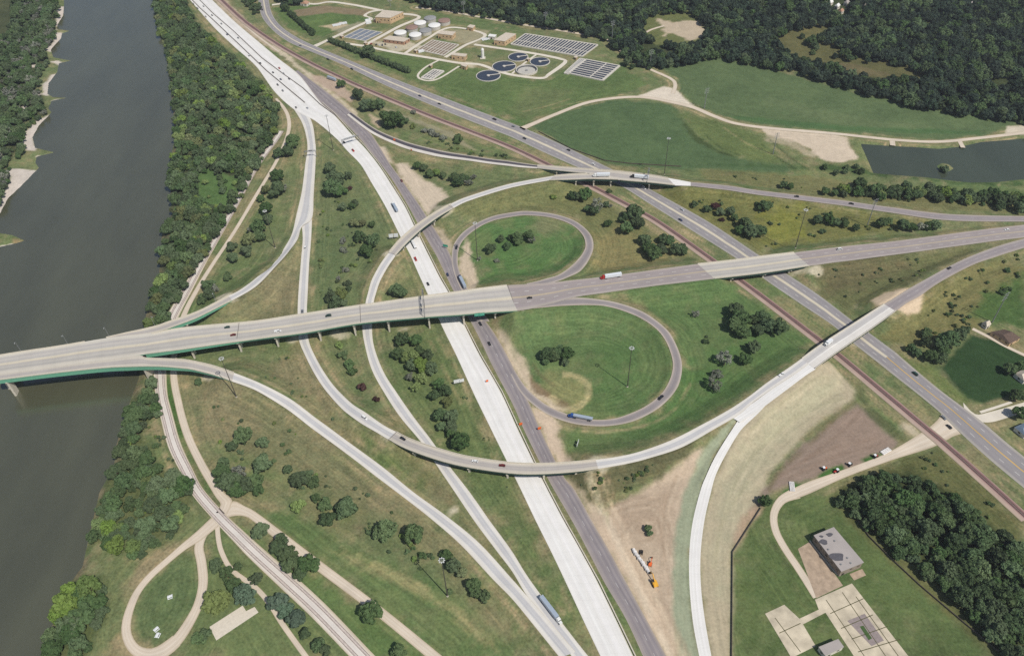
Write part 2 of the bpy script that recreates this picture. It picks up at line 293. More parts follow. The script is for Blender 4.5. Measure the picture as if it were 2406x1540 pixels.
road('loop_south', 'loop_asphalt', [(1250, 708, 1246, 725, 11.4), (1300, 704, 1298, 720, 10.4), (1352, 699, 1348, 717, 9.5), (1415, 704, 1402, 717, 8.5), (1465, 715, 1440, 723, 7.6), (1515, 735, 1492, 741, 6.6), (1562, 770, 1535, 767, 5.4), (1585, 803, 1562, 798, 4.5), (1601, 850, 1579, 843, 3.4), (1597, 895, 1577, 880, 2.6), (1577, 930, 1557, 920, 2), (1540, 963, 1522, 950, 1.4), (1490, 988, 1482, 970, .9), (1440, 999, 1440, 983, .5), (1390, 1000, 1392, 985, .3), (1340, 993, 1342, 975, .1), (1290, 975, 1295, 957), (1252, 950, 1260, 933), (1222, 920, 1232, 905), (1200, 880, 1208, 868)], 'round asphalt loop ramp south of the main road', shift=-.02)
road('loop_north', 'loop_asphalt', [(1245, 674, 1236, 666, 11.4), (1290, 666, 1277, 656, 10.3), (1330, 653, 1318, 642, 8.6), (1365, 635, 1353, 614, 6.6), (1387, 603, 1371, 590, 5.4), (1394, 575, 1375, 572, 4.4), (1385, 548, 1367, 550, 3.5), (1352, 520, 1342, 528, 2.6), (1302, 503, 1297, 512, 1.8), (1240, 496, 1240, 506, 1.2), (1196, 500, 1198, 510, .8), (1151, 510, 1154, 520, .5), (1101, 535, 1114, 541, .2), (1071, 565, 1084, 570), (1061, 598, 1075, 603), (1066, 640, 1080, 640), (1086, 685, 1103, 685), (1130, 755, 1150, 755)], 'round asphalt loop ramp north of the main road', shift=-.02)
road('northeast_exit', 'fresh_asphalt', [(826, 264, 815, 270), (884, 304, 870, 312, .4), (951, 332, 938, 344, 1.4), (1026, 352, 1016, 366, 3), (1126, 369, 1122, 381, 6), (1202, 379, 1202, 391, 8.6), (1262, 388, 1262, 396, 10)], 'exit ramp with a fresh black asphalt lane and a pale shoulder', shift=-.02)
road('northeast_overpass', 'ramp_deck', [(1262, 388, 1262, 396, 10, 'b'), (1352, 395, 1352, 405.5, 10.4, 'b'), (1388, 397.5, 1388, 408, 10.4, 'b'), (1450, 402, 1450, 422.5, 10.4, 'b'), (1527, 411, 1527, 429.5, 10.3, 'b'), (1568, 418, 1585, 436, 10)], 'overpass')
road('northeast_spur', 'ramp_deck', [(1302, 413, 1290, 424, 10, 'b'), (1345, 409, 1345, 422.5, 10.34, 'b'), (1388, 408, 1388, 421, 10.34, 'b'), (1452, 404, 1452, 422.6, 10.3)], 'overpass spur')
road('northeast_apron', 'new_concrete', [(1568, 418, 1585, 436, 10), (1622, 428, 1622, 437, 9.6)], 'white concrete approach slab at the end of the northeast overpass')
road('northeast_road', 'exit_asphalt', [(1622, 428, 1622, 437, 9.6), (1700, 435, 1700, 446, 8), (1804, 450, 1804, 461, 6), (1954, 468, 1954, 480, 3), (2079, 485, 2079, 498, 2), (2229, 503, 2229, 518, 1.2), (2415, 508, 2415, 521, .6)], 'grey asphalt ramp running from the northeast overpass to the right edge')
road('highway', 'highway_paving', [(606, -5, 630, -5), (614, 37, 639, 33), (639, 70, 661, 63), (676, 98, 701, 90), (721, 118, 748, 112), (801, 151, 830, 146), (901, 199, 930, 187), (1026, 253, 1058, 236), (1151, 303, 1172, 279), (1202, 323, 1220, 297), (1277, 358, 1302, 332), (1342, 387, 1380, 370), (1450, 433, 1475, 417), (1527, 480, 1560, 463), (1627, 543, 1667, 523), (1727, 606, 1765, 588), (1804, 662, 1840, 638), (1879, 713, 1920, 691), (1954, 763, 1995, 748), (2004, 806, 2050, 788), (2060, 850, 2104, 828)], 'divided four lane highway with a pale tan median', halo=.7)
road('highway_town', 'town_paving', [(2060, 850, 2104, 828), (2104, 885, 2150, 868), (2160, 929, 2204, 913), (2209, 970, 2260, 955), (2254, 1015, 2310, 993), (2329, 1083, 2370, 1044), (2410, 1150, 2440, 1100)], 'four lane road with a thin orange centre line', halo=.7)
road('side_street', 'worn_concrete', [(2268, 985, 2262, 945), (2300, 990, 2290, 972), (2334, 990, 2325, 967), (2410, 966, 2410, 943)], 'pale concrete side street at the right edge', shift=-.04)
path('sidewalk', 'worn_concrete', [(2302, 968), (2340, 956), (2376, 944)], 2.2, 'narrow pale sidewalk beside the dark hedged field', shift=-.06)
# railways, gravel roads and paths
path('red_railway', 'red_ballast', [(512, -5), (560, 40), (601, 72), (660, 111), (726, 148), (788, 178), (851, 207), (1001, 270), (1100, 308), (1202, 348), (1300, 395), (1377, 433), (1477, 485), (1552, 528), (1672, 613), (1730, 655), (1804, 710), (1889, 775), (1964, 833), (2054, 908), (2179, 1013), (2216, 1044), (2329, 1145), (2410, 1219)], 9.2, 'red ballast railway bed crossing the picture', 'railway_bed', halo=.5)
path('red_railway_track', 'gravel', [(560, 45), (601, 82), (655, 122)], 3, 'narrow dirt track beside the red railway', shift=-.1)
path('river_railway', 'pale_ballast', [(660, 308), (644, 333), (601, 393), (550, 486), (500, 573), (475, 615), (440, 680), (405, 745), (385, 800), (377, 850), (376, 880), (380, 930), (390, 972), (410, 1045), (440, 1108), (465, 1155), (515, 1213), (560, 1258), (601, 1298), (676, 1366), (751, 1436), (851, 1540), (870, 1560)], [6, 6, 7, 7, 8, 9, 10, 11, 11, 10, 10, 9, 9, 9, 8, 8, 8, 9, 10, 11, 11, 10.5, 10.5], 'white ballast railway bed along the river', 'railway_bed', halo=.8)
path('river_path', 'gravel', [(648, 232), (664, 250), (676, 272), (679, 300), (669, 335), (646, 385), (601, 460), (550, 545), (500, 620), (463, 680), (432, 740), (412, 810), (408, 880), (419, 945), (440, 1020), (473, 1090), (512, 1155), (532, 1180), (520, 1205)], [3, 4, 4.5, 4.5, 4, 4, 4, 4, 4, 4.5, 5, 5, 5.5, 5.5, 5.5, 5.5, 6, 8, 8], 'tan gravel path beside the river railway')
road('levee_road', 'gravel', [(528, 1196, 518, 1222), (548, 1176, 545, 1212), (575, 1188, 575, 1212), (601, 1202, 601, 1228), (676, 1258, 671, 1285), (751, 1315, 741, 1337), (901, 1428, 875, 1438), (1045, 1545, 1005, 1545)], 'wide straight tan gravel road running to the bottom edge', name='path', shift=-.03)
path('park_loop', 'gravel', [(517, 1214), (490, 1238), (463, 1261), (432, 1283), (400, 1310), (350, 1355), (318, 1398), (298, 1455), (299, 1495), (318, 1525), (350, 1537), (385, 1527), (415, 1503)], [10, 9, 8, 6, 5, 5, 5, 5.5, 5.5, 6, 8, 10, 9], 'teardrop gravel drive in the riverside park', shift=-.05)
path('park_loop2', 'gravel', [(385, 1527), (415, 1503), (440, 1468), (465, 1420), (477, 1368), (473, 1318), (467, 1285), (478, 1252), (496, 1233)], [9, 8, 7, 6, 6, 6, 6, 6.5, 7], 'inner side of the teardrop gravel drive in the riverside park', shift=-.09)
path('park_path', 'gravel', [(510, 1230), (513, 1265), (521, 1297), (545, 1338), (601, 1380), (634, 1418), (666, 1468), (725, 1550)], 3.2, 'thin winding gravel path in the riverside park', shift=-.08)
path('farm_road', 'gravel', [(1225, 303), (1250, 292), (1302, 270), (1377, 242), (1452, 230), (1515, 229), (1577, 240), (1627, 252), (1677, 273), (1727, 290), (1803, 301), (1900, 309), (1979, 316), (2104, 329), (2204, 333), (2304, 324), (2415, 311)], [9, 7, 6, 6, 6, 6, 6, 7, 6.5, 6, 6, 6, 5.5, 5.5, 5.5, 5.5, 5.5], 'long tan gravel road between the green fields')
path('levee_path', 'gravel', [(1580, 220), (1586, 200), (1575, 185), (1527, 163), (1490, 143), (1452, 115), (1417, 90), (1352, 78), (1297, 69), (1202, 54), (1051, 27), (976, 18)], 5, 'pale gravel track along the edge of the far wood', shift=-.03)
path('pier_stub', 'gravel', [(2095, 328), (2097, 342)], 6, 'short gravel stub reaching into the pond', shift=-.05)
path('pier_stub2', 'gravel', [(2252, 328), (2262, 347)], 5, 'short gravel stub east of the first one in the pond', shift=-.05)
path('clearing_path', 'gravel', [(1510, 81), (1530, 70), (1560, 61)], 4, 'pale track into the clearing of the far wood', shift=-.05)
path('east_track', 'gravel', [(2284, 772), (2320, 790), (2360, 812), (2415, 838)], 3.5, 'pale drive beside the brown roofed house')
road('yard_road', 'gravel', [(2211, 972, 2257, 1019), (2200, 988, 2238, 1025), (2165, 1015, 2190, 1050), (2079, 1065, 2090, 1082), (1979, 1103, 1985, 1121), (1900, 1130, 1905, 1157), (1860, 1148, 1872, 1170)], 'gravel road crossing the red railway', name='path', shift=-.05)
path('yard_drive', 'gravel', [(1870, 1158), (1836, 1174), (1818, 1205), (1821, 1243), (1842, 1285), (1879, 1340), (1918, 1402)], [9, 6, 5, 5, 5, 5, 5], 'gravel drive curving to the old concrete yard', shift=-.07)
path('plant_drive', 'worn_concrete', [(735, 111), (765, 97), (826, 68), (871, 46), (857, 37), (872, 28), (900, 24)], [9, 6, 6, 6, 5, 5, 5], 'pale entrance drive of the treatment plant', shift=-.02)
path('plant_road', 'worn_concrete', [(770, 97), (851, 108), (926, 123), (1001, 135), (1076, 148), (1126, 152), (1164, 165), (1202, 176), (1270, 184), (1291, 174), (1327, 147), (1317, 139), (1265, 128), (1202, 118), (1114, 105)], 5.5, 'pale road looping round the round water tanks', shift=-.04)
path('plant_road2', 'worn_concrete', [(856, 107), (900, 83), (939, 62), (983, 43), (974, 36), (946, 33)], 6, 'pale plant road past the white tanks', shift=-.06)
path('plant_road3', 'worn_concrete', [(951, 126), (1001, 93), (1059, 65), (1139, 82), (1090, 108), (1046, 135)], 5, 'pale plant road round the filter beds', shift=-.08)
path('plant_road4', 'worn_concrete', [(1030, 142), (1000, 158), (982, 176), (988, 186), (1011, 190), (1036, 182), (1078, 156)], 3, 'narrow pale road round the small basins', shift=-.1)
path('plant_road5', 'worn_concrete', [(639, 12), (694, 6), (740, 10), (776, 5), (830, 12), (871, 20), (894, 25)], 6, 'pale lane along the top of the treatment plant', shift=-.03)
path('plant_walk', 'worn_concrete', [(1203, 173), (1230, 150), (1262, 127)], 3, 'pale walk between the round tanks', shift=-.12)

# ------------------------------------------------------------------ ground sheet: levels, banks and what grows on it
def axis(a, b, st, far):
    m = np.arange(a, b+.1, st); k = np.array([30, 90, 200, 420, 900, 2000, far]); return np.concatenate([a-k[::-1], m, b+k])
XS = axis(-960, 1000, 2.0, 7000); YS = axis(150, 1340, 2.0, 7000); NX, NY = len(XS), len(YS)
GX, GY = np.meshgrid(XS, YS); X0, Y0, ST = -960, 150, 2.0; IO = 7
H = np.zeros((NY, NX)); DE = np.full((NY, NX), 1e3)       # level, distance to the nearest road edge
def win(x, y, rad):
    i0 = int((x-rad-X0)/ST)+IO; i1 = int((x+rad-X0)/ST)+IO+2; j0 = int((y-rad-Y0)/ST)+IO; j1 = int((y+rad-Y0)/ST)+IO+2
    return slice(max(j0, 0), max(min(j1, NY), 0)), slice(max(i0, 0), max(min(i1, NX), 0))
def noise2(cell, seed, octv=3):
    out = np.zeros((NY, NX)); amp, tot = 1.0, 0
    for o in range(octv):
        g = np.random.default_rng(seed+o).random((256, 256)); u, v = (GX+9000)/cell, (GY+9000)/cell
        i, j = np.floor(u).astype(int), np.floor(v).astype(int); fu, fv = u-i, v-j; fu = fu*fu*(3-2*fu); fv = fv*fv*(3-2*fv)
        q = lambda a, b: g[(j+b) % 256, (i+a) % 256]
        out += amp*((q(0, 0)*(1-fu)+q(1, 0)*fu)*(1-fv)+(q(0, 1)*(1-fu)+q(1, 1)*fu)*fv); tot += amp; amp *= .55; cell /= 2.1
    return out/tot
N1, N2, N3, N4 = noise2(60, 1, 4), noise2(22, 20, 4), noise2(9, 40, 3), noise2(140, 60, 3)
def sdist(pts):
    """signed distance to a polygon (inside negative), only near it"""
    P = np.array(pts, float); a, b = P.min(0)-60, P.max(0)+60
    jj = np.where((YS >= a[1]) & (YS <= b[1]))[0]; ii = np.where((XS >= a[0]) & (XS <= b[0]))[0]
    if not len(jj) or not len(ii): return None, None
    w = (slice(jj[0], jj[-1]+1), slice(ii[0], ii[-1]+1)); x, y = GX[w], GY[w]; d = np.full(x.shape, 1e9); ins = np.zeros(x.shape, bool)
    for k in range(len(P)):
        p, q = P[k-1], P[k]; e = q-p; t = np.clip(((x-p[0])*e[0]+(y-p[1])*e[1])/max(e@e, 1e-9), 0, 1)
        d = np.minimum(d, (x-p[0]-t*e[0])**2+(y-p[1]-t*e[1])**2)
        if p[1] != q[1]: ins ^= ((p[1] > y) != (q[1] > y)) & (x < (q[0]-p[0])*(y-p[1])/(q[1]-p[1])+p[0])
    d = np.sqrt(d); return w, np.where(ins, -d, d)
def W(pts, z=0): return [U(x, y, z) for x, y in pts]
for r in ROADS.values():
    for k in range(len(r.C)):
        x, y, z = r.C[k]; hw = r.hw[k]
        if r.b[k] or z > 30: continue
        rad = hw+16 if z < .7 else hw+14+2.6*z
        w = win(x, y, rad); d = np.hypot(GX[w]-x, GY[w]-y)-hw
        DE[w] = np.minimum(DE[w], d)
        if r.emb and z > .1: H[w] = np.maximum(H[w], np.minimum(z-.22, z-.22-(d-2)/2.4))
for r in ROADS.values():
    for k in range(len(r.C)):
        x, y, z = r.C[k]
        if r.b[k]: continue
        w = win(x, y, r.hw[k]+12); d = np.hypot(GX[w]-x, GY[w]-y)-r.hw[k]
        H[w] = np.minimum(H[w], np.maximum(z-.22, 0 if z < .3 else -9)+np.maximum(0, d-2.2)/1.6)
H = np.maximum(H, 0)
# river and pond beds
WEST = [(150, -40), (151, 12), (149, 37), (136, 57), (134, 68), (165, 73), (146, 79), (144, 90), (125, 110), (120, 118), (126, 135), (168, 143), (139, 149), (135, 170), (115, 195), (112, 220), (124, 228), (160, 230), (122, 237), (114, 255), (122, 264), (92, 295), (77, 322), (83, 347), (130, 358), (87, 368), (84, 382), (92, 394), (50, 437), (20, 465), (0, 502), (-40, 540)]
EAST = [(352, -40), (362, 30), (374, 80), (388, 120), (398, 190), (408, 270), (410, 330), (396, 392), (400, 440), (405, 500), (380, 550), (378, 610), (372, 655), (350, 700), (340, 760), (334, 830), (326, 890), (314, 920), (300, 960), (288, 995), (272, 1050), (268, 1095), (234, 1155), (222, 1205), (208, 1265), (194, 1330), (162, 1372), (142, 1425), (112, 1492), (118, 1560), (122, 1700)]
RIVER = W(EAST, -3)+[U(122, 1700, -3), U(-900, 1700, -3), U(-900, 560, -3)]+W(WEST[::-1], -3)
GROIN = W([(-40, 545), (0, 547), (30, 552), (60, 565), (40, 571), (0, 580), (-40, 590)], -3)
POND = W([(2021, 338), (2060, 341), (2091, 343), (2150, 346), (2204, 350), (2255, 345), (2304, 334), (2415, 325), (2500, 322), (2500, 422), (2405, 421), (2340, 428), (2279, 429), (2230, 424), (2179, 417), (2110, 412), (2051, 407), (2042, 385), (2033, 365)], -1.2)
ISLE = W([(2200, 390), (2212, 383), (2228, 386), (2240, 396), (2228, 403), (2208, 401)], -1.2)
def carve(poly, deep, bank, top):
    w, s = sdist(poly); H[w] = np.where(s < 0, np.maximum(deep, top+s*bank), np.minimum(H[w], top+s*bank*1.0+.0) if top < 0 else H[w])
    return w, s
wr, sr = sdist(RIVER); _rg = np.full((NY, NX), 1e3); _rg[wr] = sr
wg, sg = sdist(GROIN); _rg[wg] = np.where(sg < 0, -sg, np.maximum(_rg[wg], -sg) if False else np.where(_rg[wg] < 0, np.maximum(_rg[wg], -sg), _rg[wg]))
H = np.minimum(H, np.where(_rg < 0, np.maximum(-7, -3+_rg*.45), -3+_rg*np.where(GX < -430, .16, .5)))
wp, sp_ = sdist(POND); _pg = np.full((NY, NX), 1e3); _pg[wp] = sp_
wi, si = sdist(ISLE); _pg[wi] = np.where(si < 0, -si, np.where(_pg[wi] < 0, np.maximum(_pg[wi], -si), _pg[wi]))
H = np.minimum(H, np.where(_pg < 0, np.maximum(-3, -1.2+_pg*.3), -1.2+_pg*.3))
DIT = _rg

def gz(x, y):
    i = min(max((x-X0)/ST+IO, 0), NX-2); j = min(max((y-Y0)/ST+IO, 0), NY-2); a, b = int(i), int(j); u, v = i-a, j-b
    return float((H[b, a]*(1-u)+H[b, a+1]*u)*(1-v)+(H[b+1, a]*(1-u)+H[b+1, a+1]*u)*v)
def UG(px, py, up=0.0):
    z = 0.0
    for _ in range(6): x, y = U(px, py, z+up); z = .5*z+.5*gz(x, y)
    return x, y, gz(x, y)

COLR = np.zeros((NY, NX, 3)); VEG = np.ones((NY, NX)); LAWN = np.zeros((NY, NX))
def rgb(c): return np.array(A(*c)[:3])
def lay(w, m, c, veg=None, lawn=None):
    m = np.clip(m, 0, 1); COLR[w] = COLR[w]*(1-m[..., None])+rgb(c)*m[..., None]
    if veg is not None: VEG[w] = VEG[w]*(1-m)+veg*m
    if lawn is not None: LAWN[w] = LAWN[w]*(1-m)+lawn*m
ALL = (slice(None), slice(None))
GRASS, DRY, LUSH, DIRT = (108, 118, 86), (128, 124, 97), (78, 110, 62), (203, 187, 165)
COLR[:] = rgb(GRASS)
lay(ALL, (N1-.42)*4, (112, 121, 86)); lay(ALL, (N2-.52)*5*.6, (126, 123, 94)); lay(ALL, (N4-.53)*6, (98, 115, 78))
lay(ALL, (N3-.55)*6*.5, (134, 128, 102)); lay(ALL, (.42-N3)*6*.4, (92, 107, 72))
def zone(poly, c, soft=4, rag=6, op=1.0, veg=None, lawn=None, tex=None):
    w, s = sdist(W(poly)) 
    if w is None: return
    m = np.clip(.5-(s+(N3[w]-.5)*rag*2)/max(soft, .5), 0, 1)*op
    if tex is not None: m = m*np.clip((tex[w]-.3)*3, 0, 1)
    lay(w, m, c, veg, lawn)
# verge wear along every road
m = np.clip(1-(DE-1.5)/8, 0, 1)*np.clip((N2-.36)*3.2, 0, 1); lay(ALL, m*.7, (148, 136, 110))
m = np.exp(-((DE-4.6-4*(N2-.5))/1.3)**2)*np.clip((N1-.40)*6, 0, 1)*np.clip((N3-.25)*3, 0, 1); lay(ALL, m*.75, (176, 156, 130))
m = np.exp(-((DE-8.2-5*(N1-.5))/1.1)**2)*np.clip((N2-.45)*6, 0, 1); lay(ALL, m*.5, (158, 144, 112))
# --- fields and lawns
zone([(1250, 297), (1302, 274), (1377, 247), (1452, 235), (1577, 245), (1596, 262), (1632, 320), (1690, 358), (1760, 377), (1850, 388), (1858, 405), (1700, 400), (1560, 396), (1440, 388), (1330, 347)], (84, 104, 72), 5, 3, 1, .6)
zone([(1590, 265), (1680, 280), (1745, 300), (1790, 330), (1840, 370), (1835, 385), (1760, 375), (1690, 355), (1640, 318)], (99, 112, 74), 10, 8)
zone([(1600, 280), (1640, 318), (1690, 356), (1740, 372), (1700, 362), (1640, 335), (1605, 300)], (70, 84, 54), 4, 4)
zone([(1547, 152), (1680, 136), (1803, 160), (2000, 215), (2200, 258), (2405, 286), (2360, 300), (2310, 318), (2200, 328), (2000, 311), (1800, 296), (1690, 273), (1635, 245), (1595, 210), (1592, 185)], (92, 109, 76), 5, 4, 1, .6)
zone([(1800, 225), (1990, 270), (2180, 300), (2160, 310), (1950, 290), (1800, 245)], (104, 118, 84), 10, 10, .6, .5)
zone([(1690, 270), (1800, 292), (2000, 308), (2300, 316), (2300, 308), (2000, 297), (1760, 275)], (76, 105, 66), 6, 4, .8, .5)
zone([(640, 20), (680, 70), (760, 85), (870, 48), (860, 25), (760, 10)], (90, 112, 70), 5, 5, .9)
zone([(775, 105), (960, 128), (1100, 155), (1200, 182), (1290, 190), (1340, 150), (1460, 150), (1520, 200), (1450, 225), (1300, 262), (1230, 285), (1100, 240), (950, 180)], (92, 112, 72), 6, 6, .85)
zone([(1240, 205), (1340, 215), (1320, 250), (1250, 275), (1200, 262)], (108, 116, 84), 14, 12, .7)
zone([(930, 190), (1100, 245), (1225, 290), (1190, 285), (1080, 250), (930, 200)], (70, 108, 60), 8, 6, .7)
zone([(1075, 590), (1084, 560), (1130, 525), (1200, 510), (1290, 513), (1345, 532), (1372, 572), (1360, 605), (1318, 642), (1240, 662), (1120, 675), (1112, 640)], (90, 118, 74), 6, 5, 1, .8, 1)
zone([(1180, 590), (1250, 600), (1290, 630), (1250, 650), (1160, 650), (1140, 615)], (82, 113, 66), 16, 14, .5)
zone([(1170, 765), (1240, 728), (1380, 718), (1490, 742), (1555, 795), (1577, 850), (1555, 920), (1480, 970), (1390, 984), (1335, 974), (1290, 930), (1235, 880)], (98, 119, 79), 6, 5, 1, .8, 1)
zone([(1400, 800), (1500, 800), (1560, 860), (1500, 950), (1400, 975), (1370, 900)], (88, 114, 70), 20, 14, .6)
zone([(1275, 885), (1330, 875), (1380, 895), (1388, 930), (1360, 965), (1310, 960), (1280, 930)], (150, 144, 104), 8, 10, .7, None, 0)
zone([(1400, 705), (1600, 672), (1700, 664), (1800, 725), (1900, 800), (1880, 840), (1780, 905), (1700, 955), (1560, 1030), (1400, 1070), (1330, 1060), (1320, 1010), (1400, 1008), (1500, 992), (1590, 940), (1610, 860), (1580, 780), (1500, 715)], (91, 114, 73), 7, 6, .95, .8, .6)
zone([(1620, 860), (1720, 800), (1840, 800), (1820, 860), (1700, 940), (1600, 990), (1540, 1010)], (80, 110, 64), 16, 12, .6)
zone([(1040, 500), (1200, 450), (1380, 430), (1450, 490), (1620, 600), (1420, 645), (1385, 640), (1400, 580), (1350, 510), (1240, 490), (1100, 520)], (112, 114, 80), 8, 8, .85)
zone([(1390, 560), (1450, 530), (1600, 600), (1500, 632), (1400, 640)], (136, 126, 92), 12, 12, .7)
zone([(1450, 560), (1500, 545), (1560, 600), (1480, 620)], (126, 124, 88), 10, 12, .6)
zone([(1540, 450), (1700, 460), (1960, 490), (2200, 525), (2100, 545), (1900, 575), (1780, 590), (1650, 520)], (112, 112, 72), 8, 9, .9)
zone([(1790, 500), (1880, 490), (1900, 560), (1800, 575)], (128, 130, 66), 12, 14, .7)
zone([(1640, 395), (1900, 415), (2100, 440), (2405, 480), (2405, 500), (2200, 495), (1900, 455), (1660, 425)], (116, 114, 82), 6, 6, .8)
zone([(1640, 385), (1860, 392), (2050, 412), (2405, 440), (2405, 425), (2250, 432), (2040, 402), (1950, 385), (1860, 395)], (70, 92, 58), 6, 6, .9)
zone([(1900, 630), (2120, 600), (2300, 580), (2120, 680), (2050, 710), (1990, 735), (1920, 680)], (102, 104, 74), 8, 9, .9)
zone([(1905, 640), (2060, 615), (2150, 620), (2010, 680), (1940, 685)], (104, 96, 76), 14, 14, .7)
zone([(2150, 700), (2260, 640), (2405, 590), (2405, 700), (2280, 780), (2130, 830), (2080, 790)], (118, 114, 78), 10, 12, .85)
zone([(2310, 690), (2405, 640), (2405, 770), (2330, 760), (2280, 740)], (74, 100, 58), 8, 6, .9)
zone([(2205, 864), (2282, 786), (2345, 800), (2415, 840), (2415, 912), (2371, 933), (2310, 948), (2270, 936)], (52, 74, 46), 4, 2, 1, .5)
zone([(2110, 830), (2200, 870), (2280, 945), (2260, 950), (2150, 870)], (98, 112, 68), 4, 4, .7)
zone([(1965, 1150), (2070, 1095), (2210, 1050), (2405, 1225), (2405, 1300), (2200, 1150)], (96, 98, 66), 8, 8, .9)
# riverside park and lawns at the bottom
zone([(560, 1185), (700, 1210), (820, 1290), (960, 1330), (1100, 1420), (1220, 1545), (1040, 1545), (760, 1320), (600, 1205)], (98, 116, 76), 6, 5, .95, .8, 1)
zone([(520, 1240), (600, 1310), (850, 1545), (480, 1545), (430, 1520), (470, 1420), (480, 1320)], (104, 118, 80), 6, 6, .9, .8)
zone([(560, 1240), (740, 1345), (1000, 1545), (880, 1545), (720, 1400)], (94, 116, 72), 6, 5, .9, .8)
zone([(330, 1380), (420, 1300), (460, 1300), (465, 1400), (420, 1490), (360, 1525), (310, 1490)], (96, 112, 78), 5, 6, .9)
zone([(250, 1300), (400, 1240), (500, 1225), (420, 1290), (330, 1370), (295, 1450), (290, 1545), (190, 1545), (250, 1430), (250, 1350)], (110, 120, 86), 6, 8, .9)
zone([(310, 1300), (420, 1275), (380, 1320), (320, 1390), (295, 1400)], (158, 142, 118), 8, 10, .8)
zone([(255, 1500), (300, 1480), (330, 1545), (240, 1545)], (170, 150, 124), 8, 10, .7)
zone([(370, 900), (420, 1020), (470, 1120), (520, 1180), (500, 1160), (440, 1060), (415, 960), (398, 885)], (74, 104, 54), 4, 3, .9)
zone([(430, 890), (560, 900), (660, 960), (780, 1060), (880, 1140), (980, 1220), (1080, 1320), (1000, 1290), (860, 1190), (760, 1140), (640, 1100), (540, 1060), (460, 1000)], (124, 121, 95), 12, 12, .8)
zone([(560, 860), (700, 850), (740, 940), (830, 1020), (920, 1080), (880, 1080), (760, 970), (640, 890)], (126, 122, 94), 10, 12, .8)
zone([(640, 760), (700, 760), (695, 600), (650, 640), (560, 720), (500, 760)], (122, 118, 93), 8, 9, .85)
zone([(930, 1010), (1000, 1080), (1100, 1230), (1220, 1390), (1210, 1350), (1120, 1260), (1010, 1150), (930, 1080)], (108, 108, 78), 8, 9, .8)
zone([(1000, 770), (1040, 800), (1180, 1080), (1260, 1250), (1400, 1530), (1340, 1480), (1180, 1250), (1080, 1100), (1000, 1020), (930, 930), (900, 840)], (96, 112, 74), 8, 8, .7)
zone([(740, 380), (840, 400), (900, 500), (930, 560), (860, 650), (850, 715), (730, 730), (735, 560)], (104, 116, 84), 10, 9, .7)
zone([(760, 530), (820, 540), (830, 640), (740, 660), (735, 560)], (92, 108, 76), 14, 12, .6)
zone([(850, 1030), (960, 1110), (1010, 1160), (960, 1140), (880, 1090)], (88, 112, 66), 8, 8, .7)
for cx, cy, rr in ((530, 1000, 50), (520, 930, 40), (700, 880, 40), (760, 930, 34), (660, 690, 36), (920, 640, 25), (1290, 530, 24), (1110, 640, 20), (970, 700, 24), (1040, 1160, 26), (900, 1180, 30), (1150, 1460, 30)):
    zone([(cx+rr*math.cos(a)*1.4, cy+rr*math.sin(a)) for a in np.arange(0, 6.28, .5)], (138, 128, 104), 12, 14, .55)
# mown grass of the old yard, bottom right
zone([(1790, 1195), (1830, 1180), (1850, 1165), (1960, 1165), (2060, 1260), (2200, 1390), (2350, 1545), (1720, 1545), (1722, 1300)], (88, 104, 66), 5, 4, .95, .8, 1)
zone([(1960, 1160), (2060, 1250), (2200, 1380), (2360, 1530), (2400, 1545), (2330, 1545), (2180, 1400), (2040, 1270), (1950, 1180)], (100, 100, 68), 4, 5, .8)
# --- bare earth
V0 = 0.12
zone([(846, 316), (880, 350), (918, 385), (952, 385), (1000, 423), (1035, 445), (1052, 462), (1030, 480), (1006, 505), (985, 482), (955, 433), (905, 350)], DIRT, 4, 4, 1, V0)
zone([(640, 112), (720, 180), (800, 240), (850, 290), (835, 262), (775, 212), (700, 150), (640, 95)], (204, 190, 166), 4, 4, .9, V0)
zone([(500, 0), (560, 60), (640, 118), (660, 125), (600, 70), (530, 0)], (190, 172, 150), 4, 4, .9, V0)
zone([(735, 175), (790, 190), (830, 225), (825, 240), (770, 210), (735, 190)], (186, 164, 146), 4, 5, .9, V0)
zone([(868, 268), (895, 280), (890, 300), (872, 285)], (190, 170, 146), 3, 4, .8, V0)
zone([(895, 250), (1060, 310), (1120, 355), (1090, 345), (1040, 315), (900, 258)], (156, 148, 124), 3, 3, .8, .4)
zone([(1022, 537), (1040, 545), (1066, 578), (1060, 600), (1045, 580)], (190, 174, 150), 4, 6, .9, V0)
zone([(1076, 625), (1097, 560), (1104, 600), (1114, 640), (1126, 662), (1120, 678), (1104, 685)], (202, 184, 160), 4, 5, .95, V0)
zone([(1160, 772), (1190, 785), (1215, 822), (1240, 865), (1248, 895), (1275, 922), (1310, 942), (1338, 958), (1320, 966), (1292, 955), (1260, 933), (1227, 900), (1200, 850)], (204, 186, 160), 4, 4, 1, V0)
zone([(1245, 880), (1262, 905), (1300, 930), (1336, 948), (1338, 958), (1300, 945), (1262, 922), (1245, 900)], (122, 104, 80), 3, 4, .9, .3)
zone([(1240, 942), (1275, 968), (1308, 984), (1316, 1006), (1310, 1024), (1334, 1078), (1342, 1092), (1306, 1088), (1270, 1010)], (204, 184, 160), 4, 5, 1, V0)
zone([(1330, 1130), (1360, 1120), (1420, 1200), (1430, 1230), (1410, 1235), (1375, 1190), (1345, 1150)], (196, 178, 154), 4, 5, .9, V0)
zone([(1345, 1150), (1380, 1195), (1425, 1225), (1425, 1195), (1455, 1172), (1490, 1162), (1540, 1132), (1590, 1098), (1625, 1075), (1650, 1060), (1640, 1110), (1618, 1180), (1600, 1300), (1590, 1450), (1600, 1545), (1565, 1545), (1515, 1455), (1470, 1368), (1425, 1290), (1390, 1226)], (190, 171, 148), 4, 4, 1, V0)
